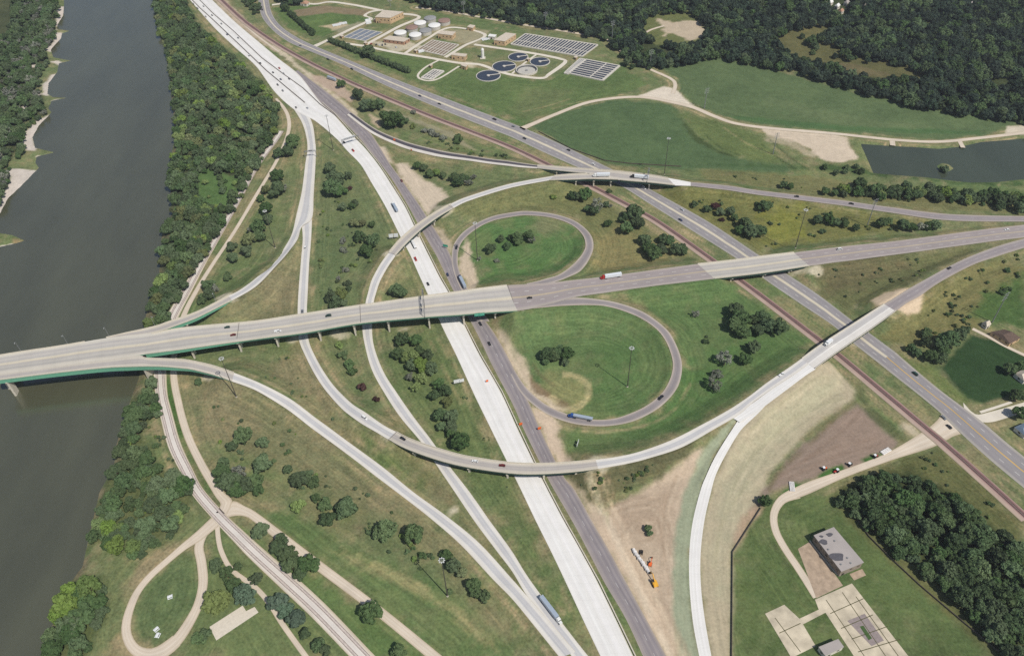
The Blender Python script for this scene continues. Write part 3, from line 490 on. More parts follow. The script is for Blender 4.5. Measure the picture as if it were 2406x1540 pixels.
zone([(1430, 1195), (1500, 1165), (1570, 1160), (1585, 1200), (1560, 1290), (1530, 1270), (1460, 1230)], (172, 152, 130), 10, 8, .85, V0)
zone([(1400, 1240), (1440, 1250), (1500, 1330), (1560, 1450), (1580, 1545), (1560, 1545), (1500, 1420), (1440, 1310)], (208, 186, 160), 6, 4, .8, V0)
zone([(1340, 1120), (1420, 1105), (1520, 1078), (1600, 1052), (1640, 1030), (1610, 1075), (1560, 1112), (1500, 1140), (1440, 1170), (1415, 1195), (1380, 1180)], (98, 97, 74), 5, 6, 1, 1)
# green seeded strip and pale graded slopes by the new ramp
zone([(1742, 972), (1690, 1025), (1650, 1065), (1620, 1120), (1600, 1180), (1588, 1250), (1580, 1330), (1577, 1400), (1582, 1470), (1592, 1550), (1645, 1550), (1625, 1440), (1618, 1330), (1626, 1225), (1648, 1140), (1680, 1065), (1720, 1005)], (154, 160, 134), 3, 2, 1, .2)
zone([(1803, 945), (1866, 898), (1925, 858), (1942, 856), (1968, 872), (1990, 895), (2012, 918), (2006, 938), (1968, 965), (1920, 998), (1862, 1048), (1812, 1106), (1795, 1150), (1775, 1185), (1745, 1222), (1722, 1290), (1719, 1545), (1670, 1545), (1652, 1450), (1644, 1340), (1650, 1240), (1668, 1150), (1700, 1070), (1745, 1005)], (180, 168, 142), 4, 3, 1, .2)
zone([(1800, 985), (1900, 910), (1960, 900), (1960, 940), (1860, 1020), (1800, 1090), (1770, 1150), (1720, 1230), (1690, 1400), (1680, 1300), (1700, 1150), (1740, 1060)], (174, 169, 141), 14, 8, .8, .2)
zone([(2012, 945), (2030, 960), (2060, 995), (2112, 1040), (2098, 1058), (2050, 1082), (1985, 1104), (1900, 1125), (1840, 1148), (1800, 1160), (1780, 1195), (1760, 1205), (1800, 1140), (1870, 1058), (1930, 1010)], (146, 129, 115), 4, 3, 1, .15)
zone([(1995, 955), (2030, 962), (2100, 1030), (2030, 1070), (1900, 1110), (1950, 1030)], (152, 132, 117), 12, 8, .6, .15)
zone([(1960, 985), (2000, 960), (2012, 945), (2004, 938), (1960, 968), (1880, 1030), (1900, 1030)], (128, 116, 90), 3, 4, .55, .4)
zone([(2015, 905), (2040, 950), (2080, 990), (2150, 1045), (2140, 1052), (2085, 1020), (2030, 965), (2008, 925)], (92, 98, 70), 4, 4, .9)
zone([(1740, 1215), (1775, 1190), (1790, 1192), (1745, 1262), (1722, 1300), (1726, 1260)], (180, 156, 132), 3, 3, .9, V0)
zone([(2048, 715), (2075, 697), (2110, 690), (2150, 692), (2165, 705), (2160, 735), (2125, 752), (2088, 742), (2060, 745)], (212, 190, 162), 3, 3, .95, V0)
zone([(2120, 992), (2150, 1005), (2165, 1025), (2140, 1025), (2118, 1008)], (200, 186, 162), 4, 4, .8, V0)
# north: pads, pond edge, clearings
zone([(1495, 227), (1560, 202), (1585, 210), (1632, 252), (1615, 252), (1560, 238)], (216, 204, 186), 3, 2, 1, V0)
zone([(1785, 300), (1990, 320), (2000, 345), (2014, 374), (1954, 384), (1924, 370), (1900, 350), (1870, 337), (1804, 318)], (206, 190, 168), 3, 4, 1, V0)
zone([(1800, 316), (1870, 330), (1900, 352), (1920, 372), (1905, 372), (1870, 350), (1800, 330)], (176, 164, 142), 4, 6, .7, .3)
zone([(2365, 296), (2420, 294), (2420, 316), (2359, 317)], (206, 194, 174), 2, 2, 1, V0)
zone([(1505, 40), (1540, 30), (1620, 20), (1652, 45), (1660, 80), (1640, 95), (1600, 110), (1540, 105), (1506, 88)], (104, 110, 74), 6, 6, 1)
zone([(1545, 45), (1580, 52), (1640, 48), (1658, 70), (1650, 90), (1615, 94), (1580, 78), (1560, 84), (1555, 72)], (186, 170, 146), 4, 5, 1, V0)
zone([(1803, 104), (1850, 65), (1940, 50), (2000, 70), (2060, 110), (2140, 150), (2178, 165), (2165, 192), (2100, 187), (1990, 172), (1900, 142), (1830, 122)], (98, 98, 68), 6, 6, 1)
zone([(2320, 175), (2380, 170), (2385, 195), (2320, 205)], (100, 96, 66), 6, 6, .9)
# treatment plant yards
for pl, c in (([(690, 25), (760, 12), (870, 25), (860, 40), (780, 30), (700, 40)], (140, 122, 102)), ([(752, 62), (800, 52), (822, 60), (790, 72)], (196, 178, 150)), ([(785, 70), (840, 52), (860, 52), (800, 85)], (150, 146, 124)), ([(870, 98), (960, 96), (990, 110), (930, 122)], (196, 186, 166)), ([(1000, 70), (1150, 72), (1120, 108), (1050, 95)], (160, 152, 126)), ([(1090, 145), (1130, 150), (1110, 160), (1085, 155)], (204, 192, 168))):
    zone(pl, c, 4, 4, .85, .3)
# rubble at the abutments
for px_, py_, rr in ((540, 715, 16), (500, 890, 14), (1215, 740, 20), (1040, 505, 16), (925, 610, 12), (915, 1035, 14), (1400, 1105, 22), (1450, 1096, 12), (2090, 745, 10), (1878, 640, 16), (1720, 800, 0), (690, 790, 12), (800, 785, 10), (1050, 1075, 10), (1330, 425, 8), (2005, 810, 10), (1910, 645, 12), (950, 770, 12), (1060, 1200, 8)):
    if rr: zone([(px_+rr*math.cos(a)*1.3, py_+rr*math.sin(a)*.7) for a in np.arange(0, 6.28, .5)], (200, 190, 168), 4, 8, .8, .3)
# wood floors and shore sand
NEW = [(870, -30), (1000, 12), (1202, 46), (1300, 63), (1417, 84), (1440, 108), (1480, 138), (1530, 156), (1600, 150), (1670, 131), (1760, 144), (1860, 164), (2000, 206), (2100, 232), (2200, 256), (2420, 284), (2700, 320), (2700, -60), (1500, -60)]
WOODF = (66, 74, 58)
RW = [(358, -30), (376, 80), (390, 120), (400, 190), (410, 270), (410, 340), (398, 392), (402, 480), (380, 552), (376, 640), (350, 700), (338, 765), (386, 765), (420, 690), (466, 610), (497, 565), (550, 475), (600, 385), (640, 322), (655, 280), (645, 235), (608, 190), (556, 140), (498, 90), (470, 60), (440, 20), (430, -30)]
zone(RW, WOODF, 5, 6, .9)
lay(ALL, np.clip(1-(_rg-3)/8, 0, 1)*(_rg < 1e3)*(GX > -480)*np.clip((N3-.35)*4, 0, 1)*.8, (134, 122, 102))
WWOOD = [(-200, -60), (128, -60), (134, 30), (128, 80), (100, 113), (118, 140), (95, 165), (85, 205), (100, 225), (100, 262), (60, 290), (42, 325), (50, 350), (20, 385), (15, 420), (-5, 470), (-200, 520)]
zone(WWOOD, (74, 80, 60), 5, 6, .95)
SAND = (206, 195, 184)
for pl in ([(128, 30), (138, 12), (151, 12), (149, 37), (136, 57), (132, 66), (130, 50)], [(122, 76), (140, 72), (150, 74), (143, 80), (144, 90), (125, 110), (118, 119), (100, 115), (125, 95)], [(110, 144), (135, 140), (155, 143), (140, 149)], [(115, 172), (135, 168), (115, 195), (113, 222), (100, 220), (97, 200)], [(118, 232), (130, 228), (150, 230), (122, 237)], [(90, 275), (118, 264), (92, 295), (77, 322), (84, 352), (60, 352), (42, 328), (60, 305)], [(85, 362), (110, 359), (125, 359), (90, 366)], [(20, 398), (60, 395), (92, 394), (50, 437), (20, 465), (0, 502), (-20, 500), (5, 450), (25, 420)], [(68, 150), (80, 142), (84, 158), (72, 158)], [(45, 235), (65, 232), (62, 260), (45, 268), (52, 245)], [(78, 215), (90, 212), (92, 222), (80, 222)], [(-20, 360), (12, 362), (12, 382), (-20, 385)], [(50, 185), (58, 183), (55, 190), (48, 190)], [(-30, 575), (0, 572), (28, 568), (0, 582), (-30, 588)]):
    zone(pl, SAND, 2, 3, .95, .1)
zone([(30, 555), (62, 562), (60, 568), (30, 570)], (150, 132, 104), 3, 3, .8)
WS = [(338, 895), (366, 895), (372, 965), (340, 1005), (352, 1060), (392, 1108), (445, 1128), (455, 1162), (440, 1200), (398, 1250), (335, 1298), (250, 1290), (214, 1268), (226, 1205), (242, 1152), (274, 1090), (278, 1050), (296, 995), (308, 960), (322, 920)]
WS2 = [(195, 1342), (240, 1352), (248, 1422), (222, 1498), (185, 1550), (118, 1555), (114, 1492), (146, 1425), (166, 1374)]
zone(WS, (88, 96, 66), 5, 6, .8); zone(WS2, (80, 92, 60), 5, 6, .8)
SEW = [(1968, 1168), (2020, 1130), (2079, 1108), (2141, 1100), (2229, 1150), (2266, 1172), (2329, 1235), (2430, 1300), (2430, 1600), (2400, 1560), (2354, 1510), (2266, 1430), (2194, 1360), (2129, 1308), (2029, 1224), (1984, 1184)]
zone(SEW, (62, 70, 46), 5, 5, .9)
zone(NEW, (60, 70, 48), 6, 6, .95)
for pl, c, v in (([(1505, 40), (1540, 30), (1620, 20), (1652, 45), (1660, 80), (1640, 95), (1600, 110), (1540, 105), (1506, 88)], (104, 110, 74), 1), ([(1545, 45), (1580, 52), (1640, 48), (1658, 70), (1650, 90), (1615, 94), (1580, 78), (1560, 84), (1555, 72)], (190, 174, 150), .1), ([(1803, 104), (1850, 65), (1940, 50), (2000, 70), (2060, 110), (2140, 150), (2178, 165), (2165, 192), (2100, 187), (1990, 172), (1900, 142), (1830, 122)], (98, 97, 68), 1), ([(1900, 145), (2000, 150), (2100, 175), (2080, 180), (1980, 170)], (112, 104, 78), .8)):
    zone(pl, c, 5, 6, 1, v)

lay(ALL, np.clip((N2-.5)*6, 0, 1)*np.minimum(LAWN, 1)*.55, (112, 123, 84)); lay(ALL, np.clip((N3-.58)*7, 0, 1)*np.minimum(LAWN, 1)*.4, (118, 122, 90)); lay(ALL, np.clip((.46-N1)*7, 0, 1)*np.minimum(LAWN, 1)*.45, (80, 106, 66))
LAWN = np.where(VEG < .35, np.maximum(LAWN, .3), LAWN*.62)
zone([(450, 405), (500, 395), (555, 415), (570, 475), (520, 490), (470, 480)], (90, 116, 72), 4, 8, .9, 1)
zone([(1918, 1118), (1950, 1100), (1978, 1092), (1984, 1102), (1960, 1118), (1930, 1128)], (70, 106, 56), 2, 2, 1, 1); zone([(2028, 1080), (2060, 1064), (2090, 1054), (2096, 1062), (2060, 1082), (2036, 1090)], (70, 106, 56), 2, 2, 1, 1); zone([(1842, 1150), (1862, 1132), (1884, 1138), (1880, 1152), (1856, 1164), (1830, 1170)], (70, 106, 56), 2, 2, 1, 1)
def trail(pts, c, wd=1.3, op=.6, veg=None):
    P = np.array([(*U(x, y), 0) for x, y in pts]); Q = []
    for k in range(len(P)-1):
        n = max(2, int(np.linalg.norm(P[k+1]-P[k])/2)); Q += [crom(P, k, t/n) for t in range(n)]
    D_ = {}
    a, b = np.min(Q, 0)-9, np.max(Q, 0)+9; w = (slice(max(int((a[1]-Y0)/ST)+IO, 0), int((b[1]-Y0)/ST)+IO+2), slice(max(int((a[0]-X0)/ST)+IO, 0), int((b[0]-X0)/ST)+IO+2)); d = np.full(GX[w].shape, 1e3)
    for q in Q: d = np.minimum(d, np.hypot(GX[w]-q[0], GY[w]-q[1]))
    lay(w, np.clip(1.5-d/wd, 0, 1)*op*np.clip((N3[w]-.22)*3.5, .15, 1), c, veg)
def sh(pts, dx, dy): return [(x+dx, y+dy) for x, y in pts]
LV = [(801, 1285), (845, 1303), (900, 1328), (950, 1352), (1000, 1377), (1060, 1420), (1120, 1482)]
for dx, dy, op in ((0, 0, .6), (6, 10, .5), (14, 22, .65), (24, 34, .5), (40, 26, .45), (-14, 12, .35), (52, 52, .5)): trail(sh(LV, dx, dy), (160, 152, 114), 1.2, op)
MD = [(1322, 874), (1350, 878), (1378, 893), (1388, 915), (1382, 938), (1362, 958), (1330, 967), (1304, 950), (1290, 928)]
for k in (1, .93, .86, .78): trail([(1340+(x-1340)*k, 918+(y-918)*k) for x, y in MD], (180, 168, 130), 1.3, .6)
FW = [(1380, 1130), (1425, 1225), (1470, 1320), (1520, 1425), (1575, 1545)]
for dx, op, c in ((8, .6, (222, 204, 178)), (18, .5, (182, 160, 134)), (30, .6, (216, 196, 168)), (44, .5, (176, 154, 130)), (-2, .5, (214, 200, 176))): trail(sh(FW, dx, 0), c, 1.5, op)
for q in ([(1440, 1190), (1500, 1172), (1555, 1190), (1575, 1260), (1570, 1340)], [(1450, 1200), (1510, 1185), (1545, 1210), (1560, 1290), (1550, 1380)], [(1460, 1260), (1490, 1225), (1530, 1225), (1535, 1262), (1490, 1275), (1462, 1262)], [(1590, 1120), (1565, 1180), (1560, 1260), (1575, 1400)]): trail(q, (158, 138, 116), 1.4, .6); trail(sh(q, 5, 4), (206, 188, 164), 1.2, .5)
for q in ([(1010, 800), (1045, 872), (1085, 950)], [(1030, 795), (1068, 862), (1100, 920)], [(1095, 935), (1140, 1030), (1180, 1120)], [(1120, 960), (1160, 1050), (1190, 1110)], [(742, 420), (738, 520), (733, 640)], [(896, 640), (884, 690), (878, 712)], [(905, 638), (893, 690), (890, 708)], [(420, 890), (434, 960), (460, 1040), (505, 1120)], [(560, 905), (640, 950), (720, 1010)], [(740, 880), (775, 950), (830, 1005)], [(880, 880), (912, 960), (950, 1030)], [(1300, 255), (1360, 240), (1420, 232)], [(1230, 262), (1290, 248), (1340, 232)], [(900, 1010), (960, 1070), (1030, 1100)], [(1700, 300), (1760, 340), (1840, 372)], [(1815, 345), (1860, 372), (1900, 392)], [(640, 700), (690, 620), (700, 570)], [(1400, 1015), (1500, 1003), (1580, 965), (1622, 900)], [(1330, 1010), (1420, 1014), (1520, 1000)]): trail(q, (158, 146, 116), 1.3, .55)
for q in ([(1655, 315), (1690, 345), (1740, 366)], [(1790, 340), (1830, 372), (1870, 398)], [(1810, 330), (1850, 365), (1900, 400)]): trail(q, (66, 82, 54), 1.6, .7)
for q in ([(1790, 1190), (1830, 1110), (1900, 1045), (1960, 985)], [(1300, 905), (1270, 880), (1250, 850)]): trail(q, (112, 102, 78), 1.6, .6)
for q in ([(1830, 1120), (1930, 1060), (2060, 1030)], [(1850, 1125), (1950, 1075), (2080, 1040)], [(1890, 1080), (1980, 1010), (2020, 965)]): trail(q, (138, 118, 102), 1.4, .5)
for q in ([(1760, 1020), (1830, 960), (1910, 905), (1975, 900)], [(1700, 1200), (1740, 1110), (1810, 1030), (1900, 965), (1980, 935)], [(1680, 1330), (1700, 1220), (1760, 1130)]): trail(q, (168, 162, 132), 1.6, .5); trail(sh(q, 6, 5), (198, 186, 158), 1.4, .45)
COLR[..., 2] *= 1-.13*VEG; COLR[..., 0] *= 1-.02*VEG
def build_ground():
    me = D.meshes.new('ground'); n = NX*NY
    co = np.stack([GX, GY, H], -1).reshape(-1, 3).astype(np.float32)
    idx = np.arange(n).reshape(NY, NX); q = np.stack([idx[:-1, :-1], idx[:-1, 1:], idx[1:, 1:], idx[1:, :-1]], -1).reshape(-1, 4)
    me.vertices.add(n); me.vertices.foreach_set('co', co.ravel()); me.loops.add(q.size); me.loops.foreach_set('vertex_index', q.ravel().astype(np.int32))
    me.polygons.add(len(q)); me.polygons.foreach_set('loop_start', np.arange(0, q.size, 4, dtype=np.int32)); me.polygons.foreach_set('use_smooth', np.ones(len(q), bool))
    me.update(calc_edges=True)
    ca = me.attributes.new('cover', 'FLOAT_COLOR', 'POINT'); c4 = np.ones((n, 4), np.float32); c4[:, :3] = COLR.reshape(-1, 3); ca.data.foreach_set('color', c4.ravel())
    for nm, a in (('veg', VEG), ('lawn', LAWN), ('edge', np.minimum(DE, 60))):
        at = me.attributes.new(nm, 'FLOAT', 'POINT'); at.data.foreach_set('value', a.astype(np.float32).ravel())
    t = NT('ground_cover'); P = t.pos()
    at = lambda nm: t.n('ShaderNodeAttribute', attribute_name=nm)
    col = at('cover').outputs['Color']; veg = at('veg').outputs['Fac']; lawn = at('lawn').outputs['Fac']; edge = at('edge').outputs['Fac']
    n1, n2, n3 = t.noise(.55, 4, P), t.noise(.12, 5, P), t.noise(.03, 4, P)
    wv = t.n('ShaderNodeCombineXYZ'); sx = t.n('ShaderNodeSeparateXYZ'); t.l(P, sx.inputs[0])
    t.l(t.math('MULTIPLY', edge, .42), wv.inputs[0]); t.l(t.math('MULTIPLY', sx.outputs[0], .022), wv.inputs[1]); t.l(t.math('MULTIPLY', sx.outputs[1], .022), wv.inputs[2])
    streak = t.noise(1.0, 4, wv.outputs[0], .6)
    f = t.math('ADD', t.math('MULTIPLY', t.math('SUBTRACT', n1, .5), 1.15), t.math('MULTIPLY', t.math('SUBTRACT', n2, .5), .8))
    f = t.math('ADD', f, t.math('MULTIPLY', t.math('SUBTRACT', streak, .5), .75))
    f = t.math('MULTIPLY', f, t.math('ADD', t.math('MULTIPLY', veg, .62), .42))
    col1 = t.scale_col(col, t.math('ADD', f, 1.0))
    dry = t.mix(1.0, col1, (1.28, 1.12, 1.08, 1), 'MULTIPLY'); k = t.math('MULTIPLY', t.maprange(t.math('ADD', t.math('MULTIPLY', t.noise(.2, 5, P, .65), .6), t.math('MULTIPLY', streak, .4)), .46, .6, 0, 1), t.math('MULTIPLY', veg, .65))
    col2 = t.mix(k, col1, dry)
    dk = t.mix(1.0, col2, (.62, .74, .62, 1), 'MULTIPLY'); k2 = t.math('MULTIPLY', t.maprange(t.noise(.33, 4, P, .6), .56, .68, 0, 1), t.math('MULTIPLY', veg, .55))
    col3 = t.mix(k2, col2, dk)
    # mowing passes follow the road edges
    wob = t.math('MULTIPLY', t.noise(.02, 2, P), 14.0)
    st = t.math('SINE', t.math('MULTIPLY', t.math('ADD', edge, wob), 2*math.pi/4.6))
    amp = t.math('MULTIPLY', t.math('MULTIPLY', lawn, .13), t.maprange(n3, .4, .6, 0, 1))
    col4 = t.scale_col(col3, t.math('ADD', t.math('MULTIPLY', st, amp), 1.0))
    b = t.bsdf(col4, .95, .05); me.materials.append(t.m)
    o = link('ground', me); tag(o, 'grass, fields and bare earth of the river plain', 'ground', kind='structure')
build_ground()

# water
def water(name, label, pts, z, deep, rough, bump):
    b = MB(); b.face([(x, y, z) for x, y in pts]); t = NT(name); P = t.pos()
    mp = t.n('ShaderNodeMapping'); mp.inputs['Scale'].default_value = (1, .3, 1); mp.inputs['Rotation'].default_value = (0, 0, .15); t.l(P, mp.inputs[0])
    n = t.maprange(t.noise(.02, 5, mp.outputs[0], .62), .3, .7, .84, 1.16)
    bs = t.bsdf(t.scale_col(A(*deep), n), rough, .9 if name == 'river' else .5); bs.inputs['IOR'].default_value = 1.6 if name == 'river' else 1.4
    bp = t.n('ShaderNodeBump'); bp.inputs['Strength'].default_value = bump; bp.inputs['Distance'].default_value = .4; t.l(t.noise(.35, 3, P), bp.inputs['Height']); t.l(bp.outputs[0], bs.inputs['Normal'])
    o = b.build(name, t.m); tag(o, label, name, kind='structure')
water('river', 'wide brown river along the left edge', [(-1800, 60), (-150, 60), (-190, 300), (-250, 1500), (-300, 3000), (-1800, 3000)], -3, (82, 83, 64), .2, .05)
wx = [p[0] for p in POND]; wy = [p[1] for p in POND]
water('pond', 'dark still pond at the right edge', [(min(wx)-8, min(wy)-8), (max(wx)+8, min(wy)-8), (max(wx)+8, max(wy)+8), (min(wx)-8, max(wy)+8)], -1.2, (68, 76, 62), .12, .05)

# road sheets
def strip(L, R, V, dz=0.0, cols=4):
    b = MB(); n = len(L); b.uv = []
    for k in range(n):
        for c in range(cols+1):
            p = L[k]+(R[k]-L[k])*(c/cols); b.v.append((p[0], p[1], p[2]+dz)); b.uv.append((c/cols, V[k]))
    for k in range(n-1):
        for c in range(cols):
            i = k*(cols+1)+c; b.f.append((i, i+cols+1, i+cols+2, i+1)); b.m.append(0)
    if n > 1:      # keep faces upwards
        a = np.array(b.v[b.f[0][0]]); e = np.array(b.v[b.f[0][1]])-a; g = np.array(b.v[b.f[0][3]])-a
        if np.cross(e, g)[2] < 0: b.f = [q[::-1] for q in b.f]
    return b
for r in ROADS.values():
    if r.b.any(): continue
    o = strip(r.L, r.R, r.V, .14+r.shift).build(r.name, r.mat)
    tag(o, r.label, r.name.replace('_', ' '), kind='structure')
def sheet(name, mat, pts, z, label, cat=None):
    b = MB(); P = W(pts, z)
    ar = sum(P[k-1][0]*P[k][1]-P[k][0]*P[k-1][1] for k in range(len(P)))
    b.face([(x, y, z) for x, y in (P if ar > 0 else P[::-1])]); o = b.build(name, mat); return tag(o, label, cat or name, kind='structure')
sheet('concrete_yard', 'apron', [(1914, 1407), (2001, 1369), (2140, 1548), (2011, 1548), (1939, 1438), (1924, 1433)], .10, 'cracked pale concrete yard below the flat roofed building', 'yard')
sheet('concrete_yard', 'apron', [(1797, 1440), (1842, 1419), (1879, 1453), (1916, 1516), (1859, 1544)], .10, 'cracked pale concrete slab left of the small flat roofed building', 'yard')
sheet('concrete_yard', 'apron', [(1877, 1452), (1924, 1430), (1940, 1437), (1884, 1466)], .13, 'narrow concrete strip joining the two cracked yards', 'yard')
sheet('grey_yard', 'grey_yard', [(1990, 1457), (2031, 1440), (2076, 1503), (2047, 1516)], .14, 'dark grey foundation patch inside the cracked yard', 'yard')
sheet('grass_island', 'sign_green' if False else paint('weed_patch', (76, 98, 58), .95, .05), [(2019, 1470), (2028, 1468), (2048, 1498), (2040, 1502)], .17, 'weedy strip inside the grey foundation patch', 'grass')
sheet('bare_yard', 'brown_yard', [(1874, 1288), (1904, 1270), (1980, 1374), (1917, 1404)], .08, 'bare brown yard beside the flat roofed building', 'yard')
sheet('bare_yard', 'brown_yard', [(1995, 1347), (2025, 1335), (2034, 1350), (2006, 1362)], .08, 'small bare patch at the lower end of the flat roofed building', 'yard')
sheet('plaza', 'plaza', [(492, 1471), (570, 1421), (578, 1434), (598, 1424), (607, 1437), (508, 1503)], .12, 'pale concrete slab on the lawn of the riverside park')
# slab joints of the old yard
b = MB()
for a_, c_ in (((1940, 1408), (2030, 1540)), ((1978, 1390), (2080, 1540)), ((2010, 1400), (2110, 1540)), ((1950, 1440), (2028, 1405)), ((1975, 1475), (2050, 1443)), ((2000, 1500), (2085, 1470)), ((2015, 1530), (2115, 1500)), ((1830, 1486), (1880, 1463)), ((1820, 1450), (1880, 1530))):
    p, q = U(*a_), U(*c_); d = Vector((q[0]-p[0], q[1]-p[1], 0)); n = Vector((-d.y, d.x, 0)).normalized()*.22
    b.face([(p[0]+n.x, p[1]+n.y, .155), (p[0]-n.x, p[1]-n.y, .155), (q[0]-n.x, q[1]-n.y, .155), (q[0]+n.x, q[1]+n.y, .155)])
tag(b.build('slab_joints', paint('joint_weeds', (92, 90, 62), .95, .05)), 'weedy joints crossing the cracked concrete yards', 'joints', kind='structure')

# ------------------------------------------------------------------ bridges
def nearest(r, px, py=None):
    sx, sy = PX(r.C[:, 0], r.C[:, 1], r.C[:, 2]); return int(np.argmin(abs(sx-px) if py is None else np.hypot(sx-px, sy-py)))
def bridge(name, label, decks, girder='girder_green', piers=(), joints=()):
    r0 = ROADS[decks[0][0]]; c0 = r0.C[len(r0.C)//2]; root = thing(name, label, 'bridge', (c0[0], c0[1], 0)); off = np.array([c0[0], c0[1], 0])
    for key, parL, parR, depth in decks:
        r = ROADS[key]; L, R, n = r.L-off, r.R-off, len(r.L); cx, _ = PX(r.C[:, 0], r.C[:, 1], r.C[:, 2])
        top = strip(L, R, r.V, .14); k0 = len(top.v)
        for side in (L, R):          # slab edges and soffit
            for k in range(n): top.v += [(side[k][0], side[k][1], side[k][2]+.14), (side[k][0], side[k][1], side[k][2]-.45)]; top.uv += [(0, r.V[k]), (0, r.V[k])]
        for s in (0, 1):
            for k in range(n-1):
                i = k0+s*2*n+2*k; top.f.append((i, i+1, i+3, i+2)); top.m.append(1)
        for k in range(n-1):
            i, j = k0+2*k+1, k0+2*n+2*k+1; top.f.append((i, i+2, j+2, j)); top.m.append(1)
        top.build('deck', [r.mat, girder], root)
        nrm = np.stack([-r.T[:, 1], r.T[:, 0], 0*r.T[:, 0]], 1); sgn = np.sign(((L-R)*nrm).sum(1))[:, None]; nrm *= sgn   # towards L
        def runs(ok):
            out = [[]]
            for k in range(n):
                if ok(k): out[-1].append(k)
                elif out[-1]: out.append([])
            return [q for q in out if len(q) > 1]
        def bar(run, edge, n_, a0, a1, lo, hi, name, mat):
            b = MB()
            for a, c in zip(run[:-1], run[1:]):
                q = [edge[a]+n_[a]*a0, edge[c]+n_[c]*a0, edge[c]+n_[c]*a1, edge[a]+n_[a]*a1]; k = (a, c, c, a)
                b.hull8([(p[0], p[1], p[2]+lo(i)) for p, i in zip(q, k)], [(p[0], p[1], p[2]+hi) for p in q])
            b.build(name, mat, root)
        w = [np.interp(x, *depth) for x in cx]
        for edge, n_, par in ((L, -nrm, parL), (R, nrm, parR)):
            if par is None: continue
            for run in runs(lambda k: par(cx[k])): bar(run, edge, n_, -.05, .4, lambda i: .10, .95, 'parapet', 'parapet')
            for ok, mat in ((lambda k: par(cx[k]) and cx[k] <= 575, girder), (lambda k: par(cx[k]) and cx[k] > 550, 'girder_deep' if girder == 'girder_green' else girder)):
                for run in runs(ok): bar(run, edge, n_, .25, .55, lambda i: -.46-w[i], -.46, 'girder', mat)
        mid = (L+R)/2
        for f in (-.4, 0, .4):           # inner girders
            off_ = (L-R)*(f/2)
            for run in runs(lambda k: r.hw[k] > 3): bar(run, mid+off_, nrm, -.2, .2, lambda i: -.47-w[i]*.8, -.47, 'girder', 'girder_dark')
    for key, px, side, wide, *z0 in piers:
        r = ROADS[key]; E_ = r.L if side == 'L' else r.R; ex, _ = PX(E_[:, 0], E_[:, 1], E_[:, 2]); k = int(np.argmin(abs(ex-px)))
        c, t, hw = r.C[k], r.T[k], r.hw[k]; ang = math.atan2(t[1], t[0]); dpt = np.interp(px, *[d for kk, _, _, d in decks if kk == key][0])
        zt = c[2]-.5-dpt*.85; zb = z0[0] if z0 else gz(c[0], c[1])-.6
        if not z0:      # the ground under the span is the level country, not the road bank
            zb = min(zb, max(gz(c[0]+1, c[1]), 0))-.2
        pr = MB().box((c[0]-off[0], c[1]-off[1], zt-.55), (1.5, 2*hw*.96, 1.1), ang).build('pier', 'pier_concrete', root)
        m = 4 if hw > 9 else (2 if hw > 3.5 else 1)
        if wide:
            MB().box((c[0]-off[0], c[1]-off[1], (zt-1.1+zb)/2), (1.6, 2*hw*.8, zt-1.1-zb), ang).build('column', 'pier_concrete', pr)
        else:
            for q in range(m):
                o_ = ((q+.5)/m-.5)*2*hw*.86 if m > 1 else 0
                x, y = c[0]-off[0]-math.sin(ang)*o_, c[1]-off[1]+math.cos(ang)*o_
                MB().box((x, y, (zt-1.1+zb)/2), (1.3, 1.7 if m > 1 else 4.2, zt-1.1-zb), ang).build('column', 'pier_concrete', pr)
    for key, px in joints:
        r = ROADS[key]; k = nearest(r, px); c, t = r.C[k]-off, r.T[k]; ang = math.atan2(t[1], t[0])
        MB().box((c[0], c[1], c[2]+.155), (.5, 2*r.hw[k]*.97, .02), ang).build('expansion_joint', 'joint_dark', root)
T_ = lambda x: True
bridge('river_bridge', 'long river bridge with green girders and two merging ramps', [
    ('bridge_road', lambda x: x < 205 or x > 345, lambda x: x > 341, ([0, 341, 460, 560, 1200], [3.6, 3.8, 2.2, 1.4, 1.3])),
    ('bridge_ramp_north', T_, lambda x: x > 352, ([340, 400, 480, 541], [2.6, 3.0, 2.2, 1.2])),
    ('bridge_ramp_south', lambda x: x > 341, T_, ([0, 300, 400, 470, 548], [3.6, 4.0, 3.0, 1.6, .9]))], 'girder_green',
    [('bridge_road', p, 'R', 0) for p in (460, 560, 649, 745, 829, 907, 1000, 1087, 1164)]+[('bridge_ramp_south', 8, 'R', 1, -8), ('bridge_ramp_south', 348, 'R', 1), ('bridge_road', 6, 'R', 1, -8), ('bridge_ramp_north', 440, 'R', 0)],
    [('bridge_road', p) for p in (560, 842, 1203)])
bridge('flyover_bridge', 'narrow curved flyover crossing the freeway below the south loop', [('flyover_south', T_, T_, ([900, 1500], [1.5, 1.5]))], 'girder_dark', [('flyover_south', p, 'L', 0) for p in (969, 1090, 1190, 1277, 1354)], [('flyover_south', 922)])
bridge('flyover_bridge', 'narrow curved flyover crossing the freeway above the long river bridge', [('flyover_north', T_, T_, ([900, 1500], [1.3, 1.3]))], 'girder_dark', [('flyover_north', p, 'R', 0) for p in (1022, 982, 945)], [('flyover_north', 1058), ('flyover_north', 922)])
bridge('overpass_bridge', 'northeast overpass where two ramps join above the highway and railway', [
    ('northeast_overpass', T_, lambda x: x < 1380 or x > 1452, ([1200, 1260, 1700], [1.6, 1.7, 1.7])), ('northeast_spur', lambda x: x < 1385, T_, ([1200, 1700], [1.7, 1.7]))], 'girder_dark',
    [('northeast_overpass', 1312, 'R', 0), ('northeast_spur', 1353, 'R', 0), ('northeast_spur', 1395, 'R', 0), ('northeast_spur', 1438, 'R', 0), ('northeast_overpass', 1526, 'R', 0)])
